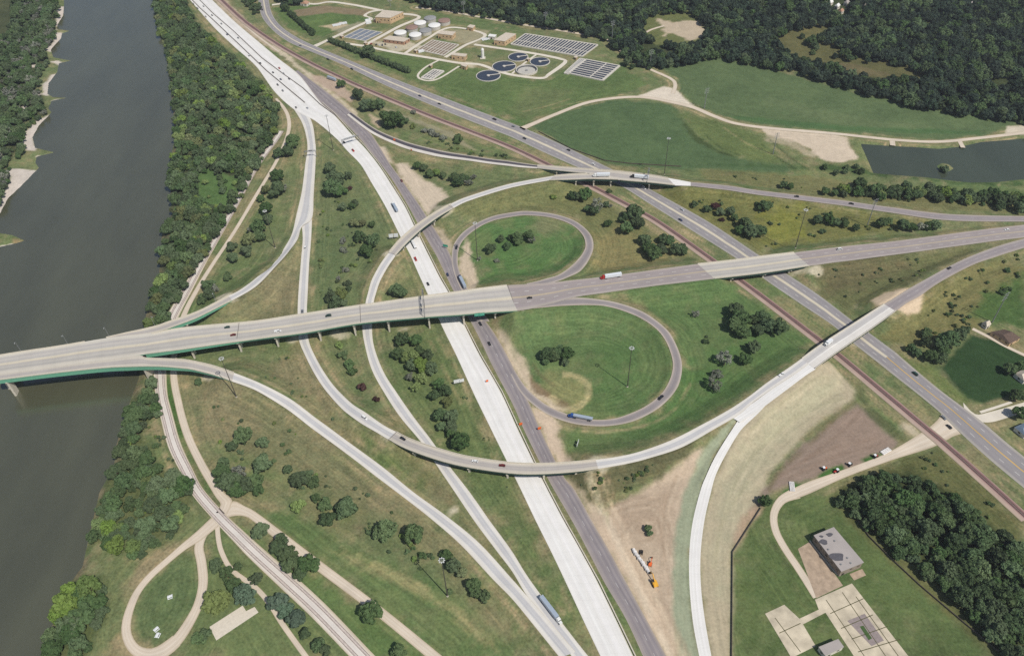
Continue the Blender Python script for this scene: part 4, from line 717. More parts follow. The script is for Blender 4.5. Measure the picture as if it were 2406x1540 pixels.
bridge('overpass_bridge', 'wide pale overpass of the main road above the highway and railway', [('east_overpass', T_, T_, ([1600, 2000], [1.7, 1.7]))], 'girder_dark', [('east_overpass', p, 'R', 0) for p in (1722, 1787, 1856)])
bridge('overpass_bridge', 'new white southeast overpass with a white box truck on it', [('southeast_overpass', T_, T_, ([1800, 2200], [1.6, 1.6]))], 'girder_dark', [('southeast_overpass', p, 'L', 0) for p in (1955, 2002, 2043)])

# ------------------------------------------------------------------ rails, barriers, fences
def rails(key, offs, sleeper):
    r = ROADS[key]
    for o in offs:
        root = thing('railway_track', 'railway track on '+('red ballast crossing the picture' if 'red' in key else ('pale ballast along the river, %s rails' % ('western' if o > 0 else 'eastern'))), 'railway track'); nrm = np.stack([-r.T[:, 1], r.T[:, 0], 0*r.T[:, 0]], 1); C = r.C+nrm*o
        b = MB()
        n = len(C)
        for k in range(n-1):
            p, q = C[k], C[k+1]; u, v = nrm[k]*1.0, nrm[k+1]*1.0
            b.hull8([(x[0], x[1], .12) for x in (p-u, q-v, q+v, p+u)], [(x[0], x[1], .26) for x in (p-u, q-v, q+v, p+u)])
        tag(b.build('sleepers', sleeper, root), kind='stuff')
        for s in (-.72, .72):
            b = MB()
            for k in range(n-1):
                p, q = C[k]+nrm[k]*s, C[k+1]+nrm[k+1]*s; u, v = nrm[k]*.09, nrm[k+1]*.09
                b.hull8([(x[0], x[1], .27) for x in (p-u, q-v, q+v, p+u)], [(x[0], x[1], .44) for x in (p-u, q-v, q+v, p+u)])
            b.build('rail', 'rail_steel', root)
rails('red_railway', [1.2], 'sleeper'); rails('river_railway', [2.4, -2.4], 'sleeper_pale')
def line_wall(name, label, cat, pts, w, h, mat, z=None, seg=10):
    b = MB(); P = []
    for (a, c) in zip(pts[:-1], pts[1:]):
        p, q = Vector(U(*a)), Vector(U(*c)); n = max(1, int((q-p).length/seg)); P += [p+(q-p)*(i/n) for i in range(n)]
    P.append(Vector(U(*pts[-1])))
    for p, q in zip(P[:-1], P[1:]):
        d = (q-p).normalized(); u = Vector((-d.y, d.x))*w/2; zs = [gz(*x) if z is None else z for x in (p, q)]
        s = [p-u, q-u, q+u, p+u]; zz = [zs[0], zs[1], zs[1], zs[0]]
        b.hull8([(x.x, x.y, k-.1) for x, k in zip(s, zz)], [(x.x, x.y, k+h) for x, k in zip(s, zz)])
    return tag(b.build(name, mat), label, cat)
line_wall('concrete_barrier', 'long white concrete barrier between the new freeway and the old grey lanes', 'barrier', [(757, 242), (785, 266), (829, 315), (859, 346), (890, 385), (921, 432), (954, 485), (977, 533), (1001, 582), (1034, 648), (1058, 690), (1097, 770), (1129, 833), (1180, 921), (1218, 1003), (1258, 1088), (1292, 1155), (1325, 1218), (1360, 1280), (1406, 1363), (1451, 1455), (1493, 1542)], .7, 1.0, 'parapet')
line_wall('concrete_barrier', 'long dark edged median barrier on the upper freeway, western one', 'barrier', [(449, -2), (470, 20), (500, 47), (557, 101), (625, 166), (680, 212), (716, 242)], .8, 1.1, 'joint_dark')
line_wall('concrete_barrier', 'long dark edged barrier on the upper freeway, eastern one', 'barrier', [(466, -2), (500, 32), (550, 75), (615, 137), (662, 172), (712, 208), (752, 246), (792, 275)], .7, 1.0, 'joint_dark')
line_wall('mesh_fence', 'dark fence bending along the edge of the mown old yard', 'fence', [(1787, 1193), (1720, 1297), (1718, 1545)], .3, 1.5, 'fence_dark')
line_wall('wire_fence', 'thin dark fence between the mown yard and the southeast wood', 'fence', [(2000, 1200), (2040, 1260), (2090, 1310), (2160, 1375), (2260, 1460), (2345, 1530)], .3, 1.3, 'fence_dark')
line_wall('wire_fence', 'thin dark fence line crossing the green field beside the highway', 'fence', [(1265, 310), (1340, 350), (1420, 378), (1480, 385), (1600, 392)], .3, 1.2, 'fence_dark')

# ------------------------------------------------------------------ lamps, pylons, signs
def mast(tp, bp_, label):
    x, y, z = UG(*bp_); hgt = 43
    root = thing('high_mast_light', label, 'light mast', (x, y, z), 0, 'tall light masts of the interchange')
    MB().tube((0, 0, 0), (0, 0, hgt), .42, .2, 10).build('pole', 'dark_steel', root)
    MB().lathe([(1.2, hgt-.3), (1.45, hgt-.3), (1.45, hgt), (1.2, hgt), (1.2, hgt-.3)], 16).build('lamp_ring', 'lamp_white', root)
    for k in range(8):
        a = k*math.pi/4; MB().box((1.65*math.cos(a), 1.65*math.sin(a), hgt-.35), (.75, .55, .45), a).build('lamp', 'lamp_white', root)
    b = MB()
    for k in range(4): a = k*math.pi/2; b.tube((0, 0, hgt-.15), (1.3*math.cos(a), 1.3*math.sin(a), hgt-.15), .06, .06, 5)
    b.build('spoke', 'lamp_white', root)
    MB().lathe([(0, 0), (.75, 0), (.7, .5), (0, .5)], 10).build('foot', 'parapet', root)
for tp, bp_, l in (((1485, 809), (1473.5, 908), 'tall light mast standing inside the south loop'), ((523, 855), (555.5, 932), 'tall light mast beside the south ramp of the river bridge'), ((1038, 1318), (1051, 1399), 'tall light mast on the lawn beside the bottom ramps'), ((622, 495), (646.5, 582), 'tall light mast beside the fork of the northern ramp'), ((1115, 524), (1121.5, 612), 'tall light mast inside the north loop'), ((1892, 491), (1867.5, 584), 'tall light mast on the grass north of the wide pale overpass'), ((1568.8, 329), (1560, 411), 'tall light mast between the green field and the northeast overpass'), ((776, 295), (783, 353), 'tall light mast beside the upper freeway sign gantry')):
    mast(tp, bp_, l)
def bridge_lamp(px, py, key, label, side='L'):
    r = ROADS[key]; E_ = r.L if side == 'L' else r.R; ex, ey = PX(E_[:, 0], E_[:, 1], E_[:, 2]); k = int(np.argmin(np.hypot(ex-px, ey-py))); p = E_[k]; q = r.C[k]; d = Vector((q[0]-p[0], q[1]-p[1])).normalized()
    root = thing('street_lamp', label, 'street lamp', (p[0]-d.x*.15, p[1]-d.y*.15, p[2]+1.02), math.atan2(d.y, d.x), 'lamps along the river bridge')
    MB().tube((0, 0, 0), (0, 0, 10.5), .16, .1, 8).build('pole', 'steel', root); MB().tube((0, 0, 10.4), (2.4, 0, 10.9), .09, .07, 6).build('arm', 'steel', root)
    MB().box((2.7, 0, 10.9), (.9, .4, .2)).build('lamp_head', 'lamp_white', root)
for px, py, k, l in ((44, 827, 'bridge_road', 'grey street lamp on the river bridge, leftmost of five'), (156, 809, 'bridge_road', 'grey street lamp on the river bridge, second from the left'), (260, 790, 'bridge_ramp_north', 'grey street lamp on the river bridge, middle of five'), (367, 765, 'bridge_ramp_north', 'grey street lamp where the northern ramp leaves the river bridge'), (510, 708, 'bridge_ramp_north', 'grey street lamp near the end of the northern bridge ramp')):
    bridge_lamp(px, py, k, l)
def pylon(tp, bp_, label, arms=3):
    x, y, z = UG(*bp_); k = abs(tp[1]-bp_[1])/ (pxm(*bp_)*math.cos(math.atan2(ALT, math.hypot(x, y)))); k = min(max(k, 12), 48)
    root = thing('power_pole', label, 'power pole', (x, y, z), R_(28), 'steel power poles')
    MB().tube((0, 0, 0), (0, 0, k), .5, .25, 8).build('pole', 'steel', root)
    for a in range(arms):
        zz = k-1-a*k*.09
        MB().tube((-3.2, 0, zz), (3.2, 0, zz), .14, .14, 5).build('cross_arm', 'steel', root)
        b = MB()
        for s in (-3, -1.6, 1.6, 3): b.tube((s, 0, zz-1.1), (s, 0, zz-.1), .16, .1, 5)
        b.build('insulator', 'lamp_white', root)
for tp, bp_, l in (((1280, 33), (1281, 66), 'grey power pole behind the long aeration basins'), ((1436, 55), (1437, 95), 'grey power pole at the corner of the far wood'), ((1530, 122), (1526, 162), 'grey power pole beside the gravel track at the wood edge'), ((1659, 212), (1654, 255), 'grey power pole in the large northeastern field'), ((1823, 317), (1815, 363), 'grey power pole beside the pale slope near the pond'), ((2055, 473), (2036, 532), 'grey power pole between the northeast ramp and the main road'), ((2366, 693), (2330, 757), 'tall grey power pole beside the white shed at the right edge'), ((915, 0), (917, 16), 'grey power pole behind the treatment plant, western one'), ((1088, 7), (1090, 36), 'grey power pole behind the treatment plant, eastern one')):
    pylon(tp, bp_, l)
def road_sign(px, py, label, mat, w, h, up, panels=1, yaw=0.0, posts=2):
    x, y, z = UG(px, py, up); root = thing('road_sign', label, 'road sign', (x, y, z), yaw)
    for k in range(panels):
        xo = (k-(panels-1)/2)*(w+.5)
        MB().box((xo, 0, up), (w, .15, h)).build('sign_panel', mat, root)
        for q in range(posts): MB().tube((xo+(q-.5)*w*.6, .16, 0), (xo+(q-.5)*w*.6, .16, up+h/2), .1, .1, 6).build('post', 'steel', root)
road_sign(924, 553, 'pale road sign with two panels seen from behind, west of the freeway', 'white_metal', 4.2, 4.2, 5, 2, R_(8))
road_sign(1073, 895, 'white roadside sign left of the freeway, bigger of the pair', 'white_metal', 5, 3.6, 4.5, 1, R_(14)); road_sign(1084.5, 893, 'white roadside sign left of the freeway, smaller of the pair', 'white_metal', 3.6, 3.2, 4.5, 1, R_(14))
road_sign(1357, 1040, 'pair of white sign panels on the grass below the south loop', 'white_metal', 2.4, 3, 3, 2, R_(70))
road_sign(1046, 577, 'small green exit sign beside the north loop ramp', 'sign_green', 5, 2.6, 3.4, 1, R_(-20))
road_sign(1223, 995, 'orange work zone sign on the left edge of the old freeway', 'orange', 2.6, 2.6, 2.4, 1, R_(15)); road_sign(1267, 1005, 'orange work zone sign in the dirt right of the old freeway', 'orange', 2.6, 2.6, 2.4, 1, R_(15))
road_sign(1144, 894, 'orange work zone sign on the new white freeway', 'orange', 2, 2, 1.8, 1, R_(20)); road_sign(926, 328, 'red orange work zone sign on the dark exit lane', 'orange', 2.4, 2.4, 2, 1, R_(-20))
road_sign(966, 352, 'orange work zone sign at the shoulder of the exit lane', 'orange', 1.6, 1.6, 1.6, 1, R_(-20))
def gantry(key, px, py, label, panels, mat, over=.8):
    r = ROADS[key]; k = nearest(r, px, py); c, t, hw = r.C[k], r.T[k], r.hw[k]; root = thing('sign_gantry', label, 'sign gantry', (c[0], c[1], c[2]+.1), math.atan2(t[1], t[0])); H_ = 7.2
    for s in (-1, 1): MB().tube((0, s*(hw+over), 0 if hw < 20 else 0), (0, s*(hw+over), H_+1), .3, .25, 8).build('post', 'steel', root)
    b = MB()
    for zz, xx in ((H_, -.5), (H_+1.2, -.5), (H_, .5), (H_+1.2, .5)): b.tube((xx, -hw-over, zz), (xx, hw+over, zz), .12, .12, 5)
    n = max(4, int(hw))
    for i in range(n):
        y0, y1 = -hw-over+(2*hw+2*over)*i/n, -hw-over+(2*hw+2*over)*(i+1)/n
        b.tube((-.5, y0, H_), (-.5, y1, H_+1.2), .07, .07, 4); b.tube((.5, y1, H_), (.5, y0, H_+1.2), .07, .07, 4); b.tube((-.5, y0, H_), (.5, y1, H_), .07, .07, 4)
    b.build('truss', 'steel', root)
    for u, w, hh, s in panels: MB().box((s*.8, u*hw, H_+.5), (.15, w, hh)).build('sign_panel', mat, root)
gantry('freeway', 822, 342, 'overhead sign gantry with white panel backs across the upper freeway', [(.25, 7, 3, -1), (-.45, 6, 2.6, -1)], 'white_metal')
gantry('river_exit', 729, 370, 'slim overhead sign gantry across the northern ramp fork', [(.1, 4, 1.6, -1)], 'steel')
gantry('bridge_road', 993, 722, 'overhead sign gantry spanning the deck of the river bridge', [(.55, 5, 3, 1), (-.2, 4.2, 3, 1), (-.62, 4.2, 3, 1)], 'dark_steel', .3)
gantry('northeast_overpass', 1524, 418, 'overhead sign gantry on the northeast overpass', [(-.2, 4, 2.4, 1)], 'steel', .3)
for q, (px, l) in enumerate(((1119, 'green direction sign hung on the river bridge above the freeway, left one'), (1134, 'green direction sign hung on the river bridge above the freeway, right one'))):
    r = ROADS['bridge_road']; ex, ey = PX(r.R[:, 0], r.R[:, 1], r.R[:, 2]); k = int(np.argmin(abs(ex-px))); p, t = r.R[k], r.T[k]; a = math.atan2(t[1], t[0]); n = Vector((t[1], -t[0])); n = n if n.y < 0 else -n
    root = thing('road_sign', l, 'road sign', (p[0]+n.x*1.2, p[1]+n.y*1.2, p[2]-.4), a, 'green signs hung on the bridge')
    MB().box((0, 0, 0), (4.6, .15, 3)).build('sign_panel', 'sign_green', root); MB().box((0, .5, .6), (.3, 1, .3)).build('bracket', 'steel', root)
    MB().box((0, -.09, 0), (4.4, .02, .14)).build('sign_stripe', 'white_metal', root)

# ------------------------------------------------------------------ vehicles
def wheel_mesh(rad, w):
    b = MB(); b.tube((0, -w/2, 0), (0, w/2, 0), rad, rad, 12); b.tube((0, -w/2-.01, 0), (0, w/2+.01, 0), rad*.5, rad*.5, 8, 1); return b
WHEEL = {}
def wheels(root, pts, rad, w):
    for x, y in pts:
        if (rad, w) not in WHEEL: WHEEL[(rad, w)] = wheel_mesh(rad, w).build('wheel', ['tyre', 'steel'], root, (x, y, rad)).data
        else: link('wheel', WHEEL[(rad, w)], root, (x, y, rad))
CARM = {}
def car(kind, colr, root, detail=True):
    key = (kind, colr)
    if key not in CARM:
        b, g = MB(), MB(); L_, hb, hc, x0, x1, tp = dict(car=(4.7, .95, 1.45, -1.9, .9, .72), van=(5.2, 1.05, 1.95, -2.4, 1.5, .86), pickup_truck=(5.7, 1.1, 1.8, -.3, 1.6, .76))[kind]
        q = L_/2
        b.hull8([(-q, -.9, .28), (q, -.86, .28), (q, .86, .28), (-q, .9, .28)], [(-q+.08, -.92, hb), (q-.25, -.86, hb-.18), (q-.25, .86, hb-.18), (-q+.08, .92, hb)])
        xm = (x0+x1)/2; l = x1-x0; g.box((xm, 0, (hb+hc)/2-.03), (l, 1.68, hc-hb), 0, 0, .86, tp); b.box((xm, 0, hc-.03), (l*tp*1.01, 1.48, .07))
        if kind == 'pickup_truck': b.hull8([(-q, -.9, hb-.02), (-.4, -.9, hb-.02), (-.4, -.75, hb-.02), (-q, -.75, hb-.02)], [(-q, -.9, hb+.2), (-.4, -.9, hb+.2), (-.4, -.75, hb+.2), (-q, -.75, hb+.2)]); b.hull8([(-q, .75, hb-.02), (-.4, .75, hb-.02), (-.4, .9, hb-.02), (-q, .9, hb-.02)], [(-q, .75, hb+.2), (-.4, .75, hb+.2), (-.4, .9, hb+.2), (-q, .9, hb+.2)])
        CARM[key] = (b.build('body', 'paint_'+colr, root).data, g.build('windows', 'glass', root).data, L_)
    else:
        link('body', CARM[key][0], root); link('windows', CARM[key][1], root)
    q = CARM[key][2]*.3
    if detail: wheels(root, [(-q, -.84), (q, -.84), (-q, .84), (q, .84)], .34, .24)
def on_road(px, py, keys):
    best = None
    for key in keys:
        r = ROADS[key]; sx, sy = PX(r.C[:, 0], r.C[:, 1], r.C[:, 2]); d = np.hypot(sx-px, sy-py); k = int(np.argmin(d))
        if best is None or d[k] < best[0]: best = (d[k], r, k)
    _, r, k = best; z = r.C[k][2]+.14+(r.shift if not r.b.any() else 0); x, y = U(px, py, z+.7); t = r.T[k]
    return x, y, z, math.atan2(t[1], t[0])
FWY = 'cars on the upper freeway'
CARS = [(533, 768, 'bridge_road', 'car', 'green', 'dark green car on the left half of the river bridge'), (547, 786, 'bridge_road', 'car', 'maroon', 'dark red car in the near lanes of the river bridge'), (652, 777, 'bridge_road', 'pickup_truck', 'white', 'white pickup in the near lanes of the river bridge'), (771, 741, 'bridge_road', 'van', 'green', 'dark green van in the far lanes of the river bridge'),
 (1244, 699, 'main_east', 'car', 'black', 'black car just east of the end of the river bridge'), (1972, 585, 'main_far_east', 'van', 'white', 'white van on the main road east of the wide pale overpass'), (2365, 539, 'main_far_east', 'car', 'white', 'white car on the main road at the right edge'), (2230, 629, 'southeast_town', 'car', 'black', 'black car on the ramp between overpass and right edge'),
 (1512, 441, 'highway', 'van', 'white', 'white van on the highway just south of the northeast overpass'), (1602, 492, 'highway', 'car', 'silver', 'silver car on the highway between the two eastern overpasses'), (1598, 516, 'highway', 'car', 'navy', 'dark blue car on the highway between the two eastern overpasses'), (1393, 385, 'highway', 'car', 'white', 'white car on the highway just north of the northeast overpass'),
 (1232, 325, 'highway', 'car', 'black', 'black car on the highway at the turn-off of the gravel road'), (1206, 297, 'highway', 'car', 'grey', 'grey car on the highway entering by the gravel road'), (1335, 352, 'highway', 'car', 'black', 'black car on the highway beside the green field'), (770, 139, 'highway', 'car', 'black', 'dark car on the highway below the plant hedge'), (826, 162, 'highway', 'car', 'black', 'second dark car on the highway below the plant hedge'), (986, 225, 'highway', 'car', 'navy', 'dark blue car on the highway south of the round tanks'), (1032, 244, 'highway', 'car', 'black', 'black car on the highway following the dark blue one'), (1161, 280, 'highway', 'pickup_truck', 'black', 'black pickup on the highway before the gravel road'), (705, 107, 'highway', 'car', 'grey', 'grey car on the highway near the plant entrance'), (616, 23, 'highway', 'car', 'black', 'dark car on the highway at the top edge'),
 (2149, 877, 'highway_town', 'van', 'green', 'green and white van on the road south of the new overpass'), (2229, 1001, 'highway_town', 'car', 'black', 'dark car at the gravel road crossing, lower right'), (2216, 980, 'highway_town', 'car', 'grey', 'grey car beside the gravel road crossing, lower right'),
 (856, 980, 'yard_ramp', 'van', 'white', 'white van on the ramp before the lower curved flyover'), (946, 1029, 'flyover_south', 'car', 'black', 'black car on the lower curved flyover'), (1115, 1082, 'flyover_south', 'car', 'white', 'white car on the lower curved flyover'), (1179, 1092, 'flyover_south', 'car', 'maroon', 'dark red car on the lower curved flyover'), (1836, 879, 'southeast_ramp', 'pickup_truck', 'white', 'white pickup on the pale ramp below the new overpass'),
 (1149, 806, 'old_freeway', 'car', 'black', 'black car on the old freeway south of the river bridge'), (717, 581, 'yard_ramp', 'van', 'white', 'white van on the straight ramp after the fork'), (710, 731, 'yard_ramp', 'car', 'grey', 'grey car on the straight ramp beside the river bridge'), (976, 608, 'freeway', 'pickup_truck', 'red', 'red pickup on the freeway below the upper flyover'), (1005, 666, 'freeway', 'car', 'black', 'black car on the freeway just north of the river bridge'), (1051, 644, 'old_freeway', 'car', 'navy', 'dark blue car on the old freeway just north of the river bridge'), (1072, 581, 'loop_north', 'car', 'black', 'black car on the north loop ramp'), (1128, 760, 'old_freeway', 'car', 'black', 'black car in the shadow of the river bridge'), (1552, 933, 'loop_south', 'pickup_truck', 'black', 'black pickup on the south loop ramp'),
 (1871, 461, 'northeast_road', 'car', 'black', 'black car on the northeast ramp after the overpass'), (2000, 478, 'northeast_road', 'car', 'black', 'black car on the northeast ramp further from the overpass'), (943, 424, 'old_freeway', 'car', 'maroon', 'dark red car on the old freeway beside the dirt'), (829, 353, 'freeway', 'pickup_truck', 'red', 'red pickup under the upper freeway sign gantry'), (808, 334, 'freeway', 'car', 'black', 'black car just before the upper freeway sign gantry'), (695, 252, 'river_exit', 'car', 'black', 'black car entering the northern ramp fork'), (585, 131, 'freeway', 'van', 'white', 'white van on the upper freeway')]
for i, (x, y, c) in enumerate(((454, 9, 'black'), (464, 19, 'navy'), (478, 15, 'grey'), (483, 39, 'black'), (520, 56, 'grey'), (533, 81, 'navy'), (559, 89, 'grey'), (498, 36, 'black'), (611, 148, 'black'), (641, 170, 'black'), (666, 173, 'grey'), (679, 185, 'black'), (659, 186, 'navy'), (652, 199, 'black'), (664, 213, 'grey'), (722, 254, 'silver'))):
    nm = dict(black='black', navy='dark blue', grey='grey', silver='silver')[c]; words = ['first', 'second', 'third', 'fourth', 'fifth', 'sixth', 'seventh', 'eighth']
    CARS.append((x, y, 'freeway', 'car', c, '%s car on the upper freeway, %s from the top edge' % (nm, ['first', 'third', 'second', 'fifth', 'sixth', 'seventh', 'eighth', 'fourth', 'ninth', 'tenth', 'eleventh', 'twelfth', 'thirteenth', 'fourteenth', 'fifteenth', 'last'][i])))
CARS.append((656, 160, 'freeway', 'car', 'red', 'red car among the dark ones on the upper freeway'))
for x, y, key, kind, colr, lab in CARS:
    X, Y, Z, a = on_road(x, y, [key]); root = thing(kind, lab, kind.split('_')[0], (X, Y, Z), a+(math.pi if x % 2 else 0), 'cars and vans on the roads'); car(kind, colr, root)
def semi(x, y, key, cabc, trailer, lab, front=1, length=14.5, load=None, cab=True, at=None):
    X, Y, Z, a = at or on_road(x, y, [key]); a += 0 if front > 0 else math.pi; root = thing('semi_truck' if cab else 'cargo_trailer', lab, 'truck' if cab else 'trailer', (X, Y, Z), a, 'trucks on the roads'); h = length/2-2
    if cab:
        b = MB(); b.box((h+2.6, 0, 2.05), (2.3, 2.4, 2.6), 0, 0, .93); b.box((h+4.4, 0, 1.35), (1.7, 2.1, 1.3), 0, 0, .9); b.box((h+2.6, 0, 3.45), (1.9, 2.1, .5), 0, 0, .75); b.box((h+2.2, 0, .75), (6, 1.1, .35)); b.build('cab', 'paint_'+cabc, root)
        MB().hull8([(h+3.74, -1.05, 2.15), (h+3.8, -1.05, 2.15), (h+3.8, 1.05, 2.15), (h+3.74, 1.05, 2.15)], [(h+3.68, -1, 3.1), (h+3.72, -1, 3.1), (h+3.72, 1, 3.1), (h+3.68, 1, 3.1)]).build('windshield', 'glass', root)
        wheels(root, [(h+4.4, -1), (h+4.4, 1), (h+1, -1), (h+1, 1), (h-.3, -1), (h-.3, 1)], .52, .45)
    tr = MB()
    if load == 'hopper':
        tr.hull8([(-length/2-1, -.7, 1.2), (h+1, -.7, 1.2), (h+1, .7, 1.2), (-length/2-1, .7, 1.2)], [(-length/2-1.4, -1.3, 3.3), (h+1.4, -1.3, 3.3), (h+1.4, 1.3, 3.3), (-length/2-1.4, 1.3, 3.3)]); tr.box((-1.2, 0, 3.36), (length-.6, 1.7, .1), 0, 0)
    elif load == 'carrier': tr.box((-1.1, 0, 1.15), (length+.6, 2.5, .35))
    else: tr.box((-1.1, 0, 2.55), (length+.6, 2.6, 2.8))
    t_ = tr.build('trailer', 'trailer_white' if trailer == 'white' else ('trailer_silver' if trailer == 'silver' else trailer), root); t_['label'] = trailer.replace('_', ' ')+' trailer'
    if load == 'carrier':
        for k in range(5): MB().box((h-.6-k*2.9, 0, 2.2), (1.9, 2.3, 1.7), 0, 0, .9).build('load_crate', 'white_metal', root)
    wheels(t_, [(-length/2+.6, -1.05), (-length/2+.6, 1.05), (-length/2+2, -1.05), (-length/2+2, 1.05)], .52, .45)
semi(1437, 650, 'main_east', 'red', 'white', 'red semi truck with a white trailer between the two loops', -1)
semi(1366, 982, 'loop_south', 'blue', 'silver', 'blue semi truck with a silver trailer on the south loop', 1, 14, 'hopper')
semi(1292, 1431, 'flyover_north_foot', 'white', 'silver', 'white semi truck with a long grey trailer near the bottom edge', 1, 16)
semi(928, 489, 'freeway', 'white', 'silver', 'white semi truck alone on the freeway above the upper flyover', -1, 13, 'hopper')
semi(970, 572, 'freeway', 'white', 'machine_dark', 'white truck with a row of white loads passing under the upper flyover', -1, 14, 'carrier')
semi(1086, 664, 'loop_north', 'navy', 'silver', 'dark blue semi truck with a pale trailer beside the north loop', -1, 14)
semi(1414, 413, 'northeast_spur', 'white', 'white', 'white semi truck on the near lane of the northeast overpass', -1, 13)
semi(1504, 417.5, 'northeast_overpass', 'black', 'white', 'semi truck with a black cab and white trailer on the northeast overpass', -1, 14)
x_, y_, z_ = UG(781, 189); semi(0, 0, '', 'white', 'silver', 'silver cargo trailer parked in the dirt beside the red railway', 1, 14, None, False, (x_, y_, 0, R_(-38)))
X, Y, Z, a = on_road(1945, 806, ['southeast_overpass']); root = thing('box_truck', 'white box truck on the new southeast overpass', 'truck', (X, Y, Z), a+math.pi, 'trucks on the roads')
MB().box((-.9, 0, 2.1), (6.2, 2.5, 2.7)).build('cargo_box', 'white_metal', root); MB().box((3.2, 0, 1.35), (1.9, 2.2, 1.7), 0, 0, .88).build('cab', 'paint_white', root); MB().box((4.0, 0, 1.75), (.5, 1.9, .7)).build('windshield', 'glass', root); wheels(root, [(-2.6, -1), (-2.6, 1), (2.9, -1), (2.9, 1)], .48, .4)

# ------------------------------------------------------------------ work site and farm machines
def excavator(px, py, yaw, lab, body='yellow', s=1.0):
    x, y, z = UG(px, py); root = thing('excavator', lab, 'excavator', (x, y, z), yaw); root.scale = (s, s, s)
    for q in (-1, 1): MB().box((0, q*1.25, .5), (4.2, .65, 1.0), 0, 0, 1, .85).build('track', 'machine_dark', root)
    MB().box((-.5, 0, 1.7), (3.6, 2.7, 1.3), 0, 0, .92).build('body', body, root); MB().box((.8, .75, 2.6), (1.5, 1.1, 1.6), 0, 0, .85).build('cab', 'glass', root)
    b = MB(); b.tube((1, -.3, 1.9), (4, -.3, 4.2), .32, .26, 6); b.tube((4, -.3, 4.2), (6.4, -.3, 2), .24, .18, 6); bm_ = b.build('boom', body, root)
    MB().hull8([(5.9, -.9, .6), (6.9, -.9, .8), (6.9, .3, .8), (5.9, .3, .6)], [(6.1, -.9, 2), (6.7, -.9, 2), (6.7, .3, 2), (6.1, .3, 2)]).build('bucket', 'machine_dark', bm_)
excavator(1537, 1371, R_(105), 'yellow excavator parked on the dirt beside the pipe pile', s=1.15)
excavator(1527, 1325, R_(70), 'small orange and dark loader beside the pipe pile', 'orange', .75); excavator(1506, 1298, R_(250), 'small dark digger at the upper end of the pipe pile', 'machine_dark', .7)
for k in range(10):
    x, y, z = UG(1489+k*3.6, 1295+k*5.1); b = MB()
    b.lathe([(.85, -1.5), (1.05, -1.5), (1.05, 1.5), (.85, 1.5), (.85, -1.5)], 14); o = b.build('concrete_pipe', 'pipe_concrete', None, (x, y, z+1.05)); o.rotation_euler = (R_(90), 0, R_(20+random.uniform(-25, 25)))
    tag(o, 'short white concrete pipe in the slanting row beside the yellow excavator', 'pipe', 'concrete pipes in a row on the dirt')
def tractor(px, py, yaw, lab, body):
    x, y, z = UG(px, py); root = thing('tractor', lab, 'tractor', (x, y, z), yaw); root.scale = (1.05, 1.05, 1.05)
    MB().box((1.0, 0, 1.2), (2.2, .9, .9), 0, 0, .85).build('hood', body, root); MB().box((-.7, 0, 1.9), (1.5, 1.5, 1.7), 0, 0, .85).build('cab', 'glass', root); MB().box((-.7, 0, 2.82), (1.7, 1.7, .16)).build('roof', 'white_metal', root)
    wheels(root, [(-.9, -.95), (-.9, .95)], .85, .5); wheels(root, [(1.6, -.8), (1.6, .8)], .5, .35)
tractor(1935, 1102, R_(20), 'orange tractor at the edge of the brown field', 'orange'); tractor(1963, 1108, R_(200), 'red and white tractor on the grass strip beside the gravel road', 'paint_red'); tractor(1995, 1092, R_(30), 'green and white tractor beside the gravel road', 'paint_green'); tractor(2055, 1073, R_(20), 'small red tractor on the far end of the grass strip', 'paint_red')
for px, py, l in ((1860, 1143, 'pale wrapped bale stack on the grass patch by the gravel road'), (2080, 1060, 'long pale pipe bundle on the grass strip by the gravel road')):
    x, y, z = UG(px, py); b = MB()
    for k in range(4): b.tube((-4, k*.9-1.3, .5), (4, k*.9-1.3, .5), .45, .45, 8)
    o = b.build('pipe_bundle', 'pipe_concrete', None, (x, y, z)); o.rotation_euler = (0, 0, R_(28 if px > 2000 else 80)); tag(o, l, 'pipes')
x, y, z = UG(508, 704); 
for i, (px, py) in enumerate(((400, 1402), (368, 1478), (371, 1492))):
    x, y, z = UG(px, py); root = thing('picnic_table', ('white picnic table in the middle of the teardrop drive', 'white picnic table at the lower end of the teardrop drive', 'lower white picnic table of the teardrop drive')[i], 'table', (x, y, z), R_(30*i+20))
    MB().box((0, 0, .95), (3.2, 1.3, .12)).build('table_top', 'white_metal', root)
    for s in (-1, 1): MB().box((0, s*1.2, .55), (3.2, .45, .1)).build('seat', 'white_metal', root); MB().box((s*1.1, 0, .45), (.15, 2.2, .88)).build('leg', 'white_metal', root)

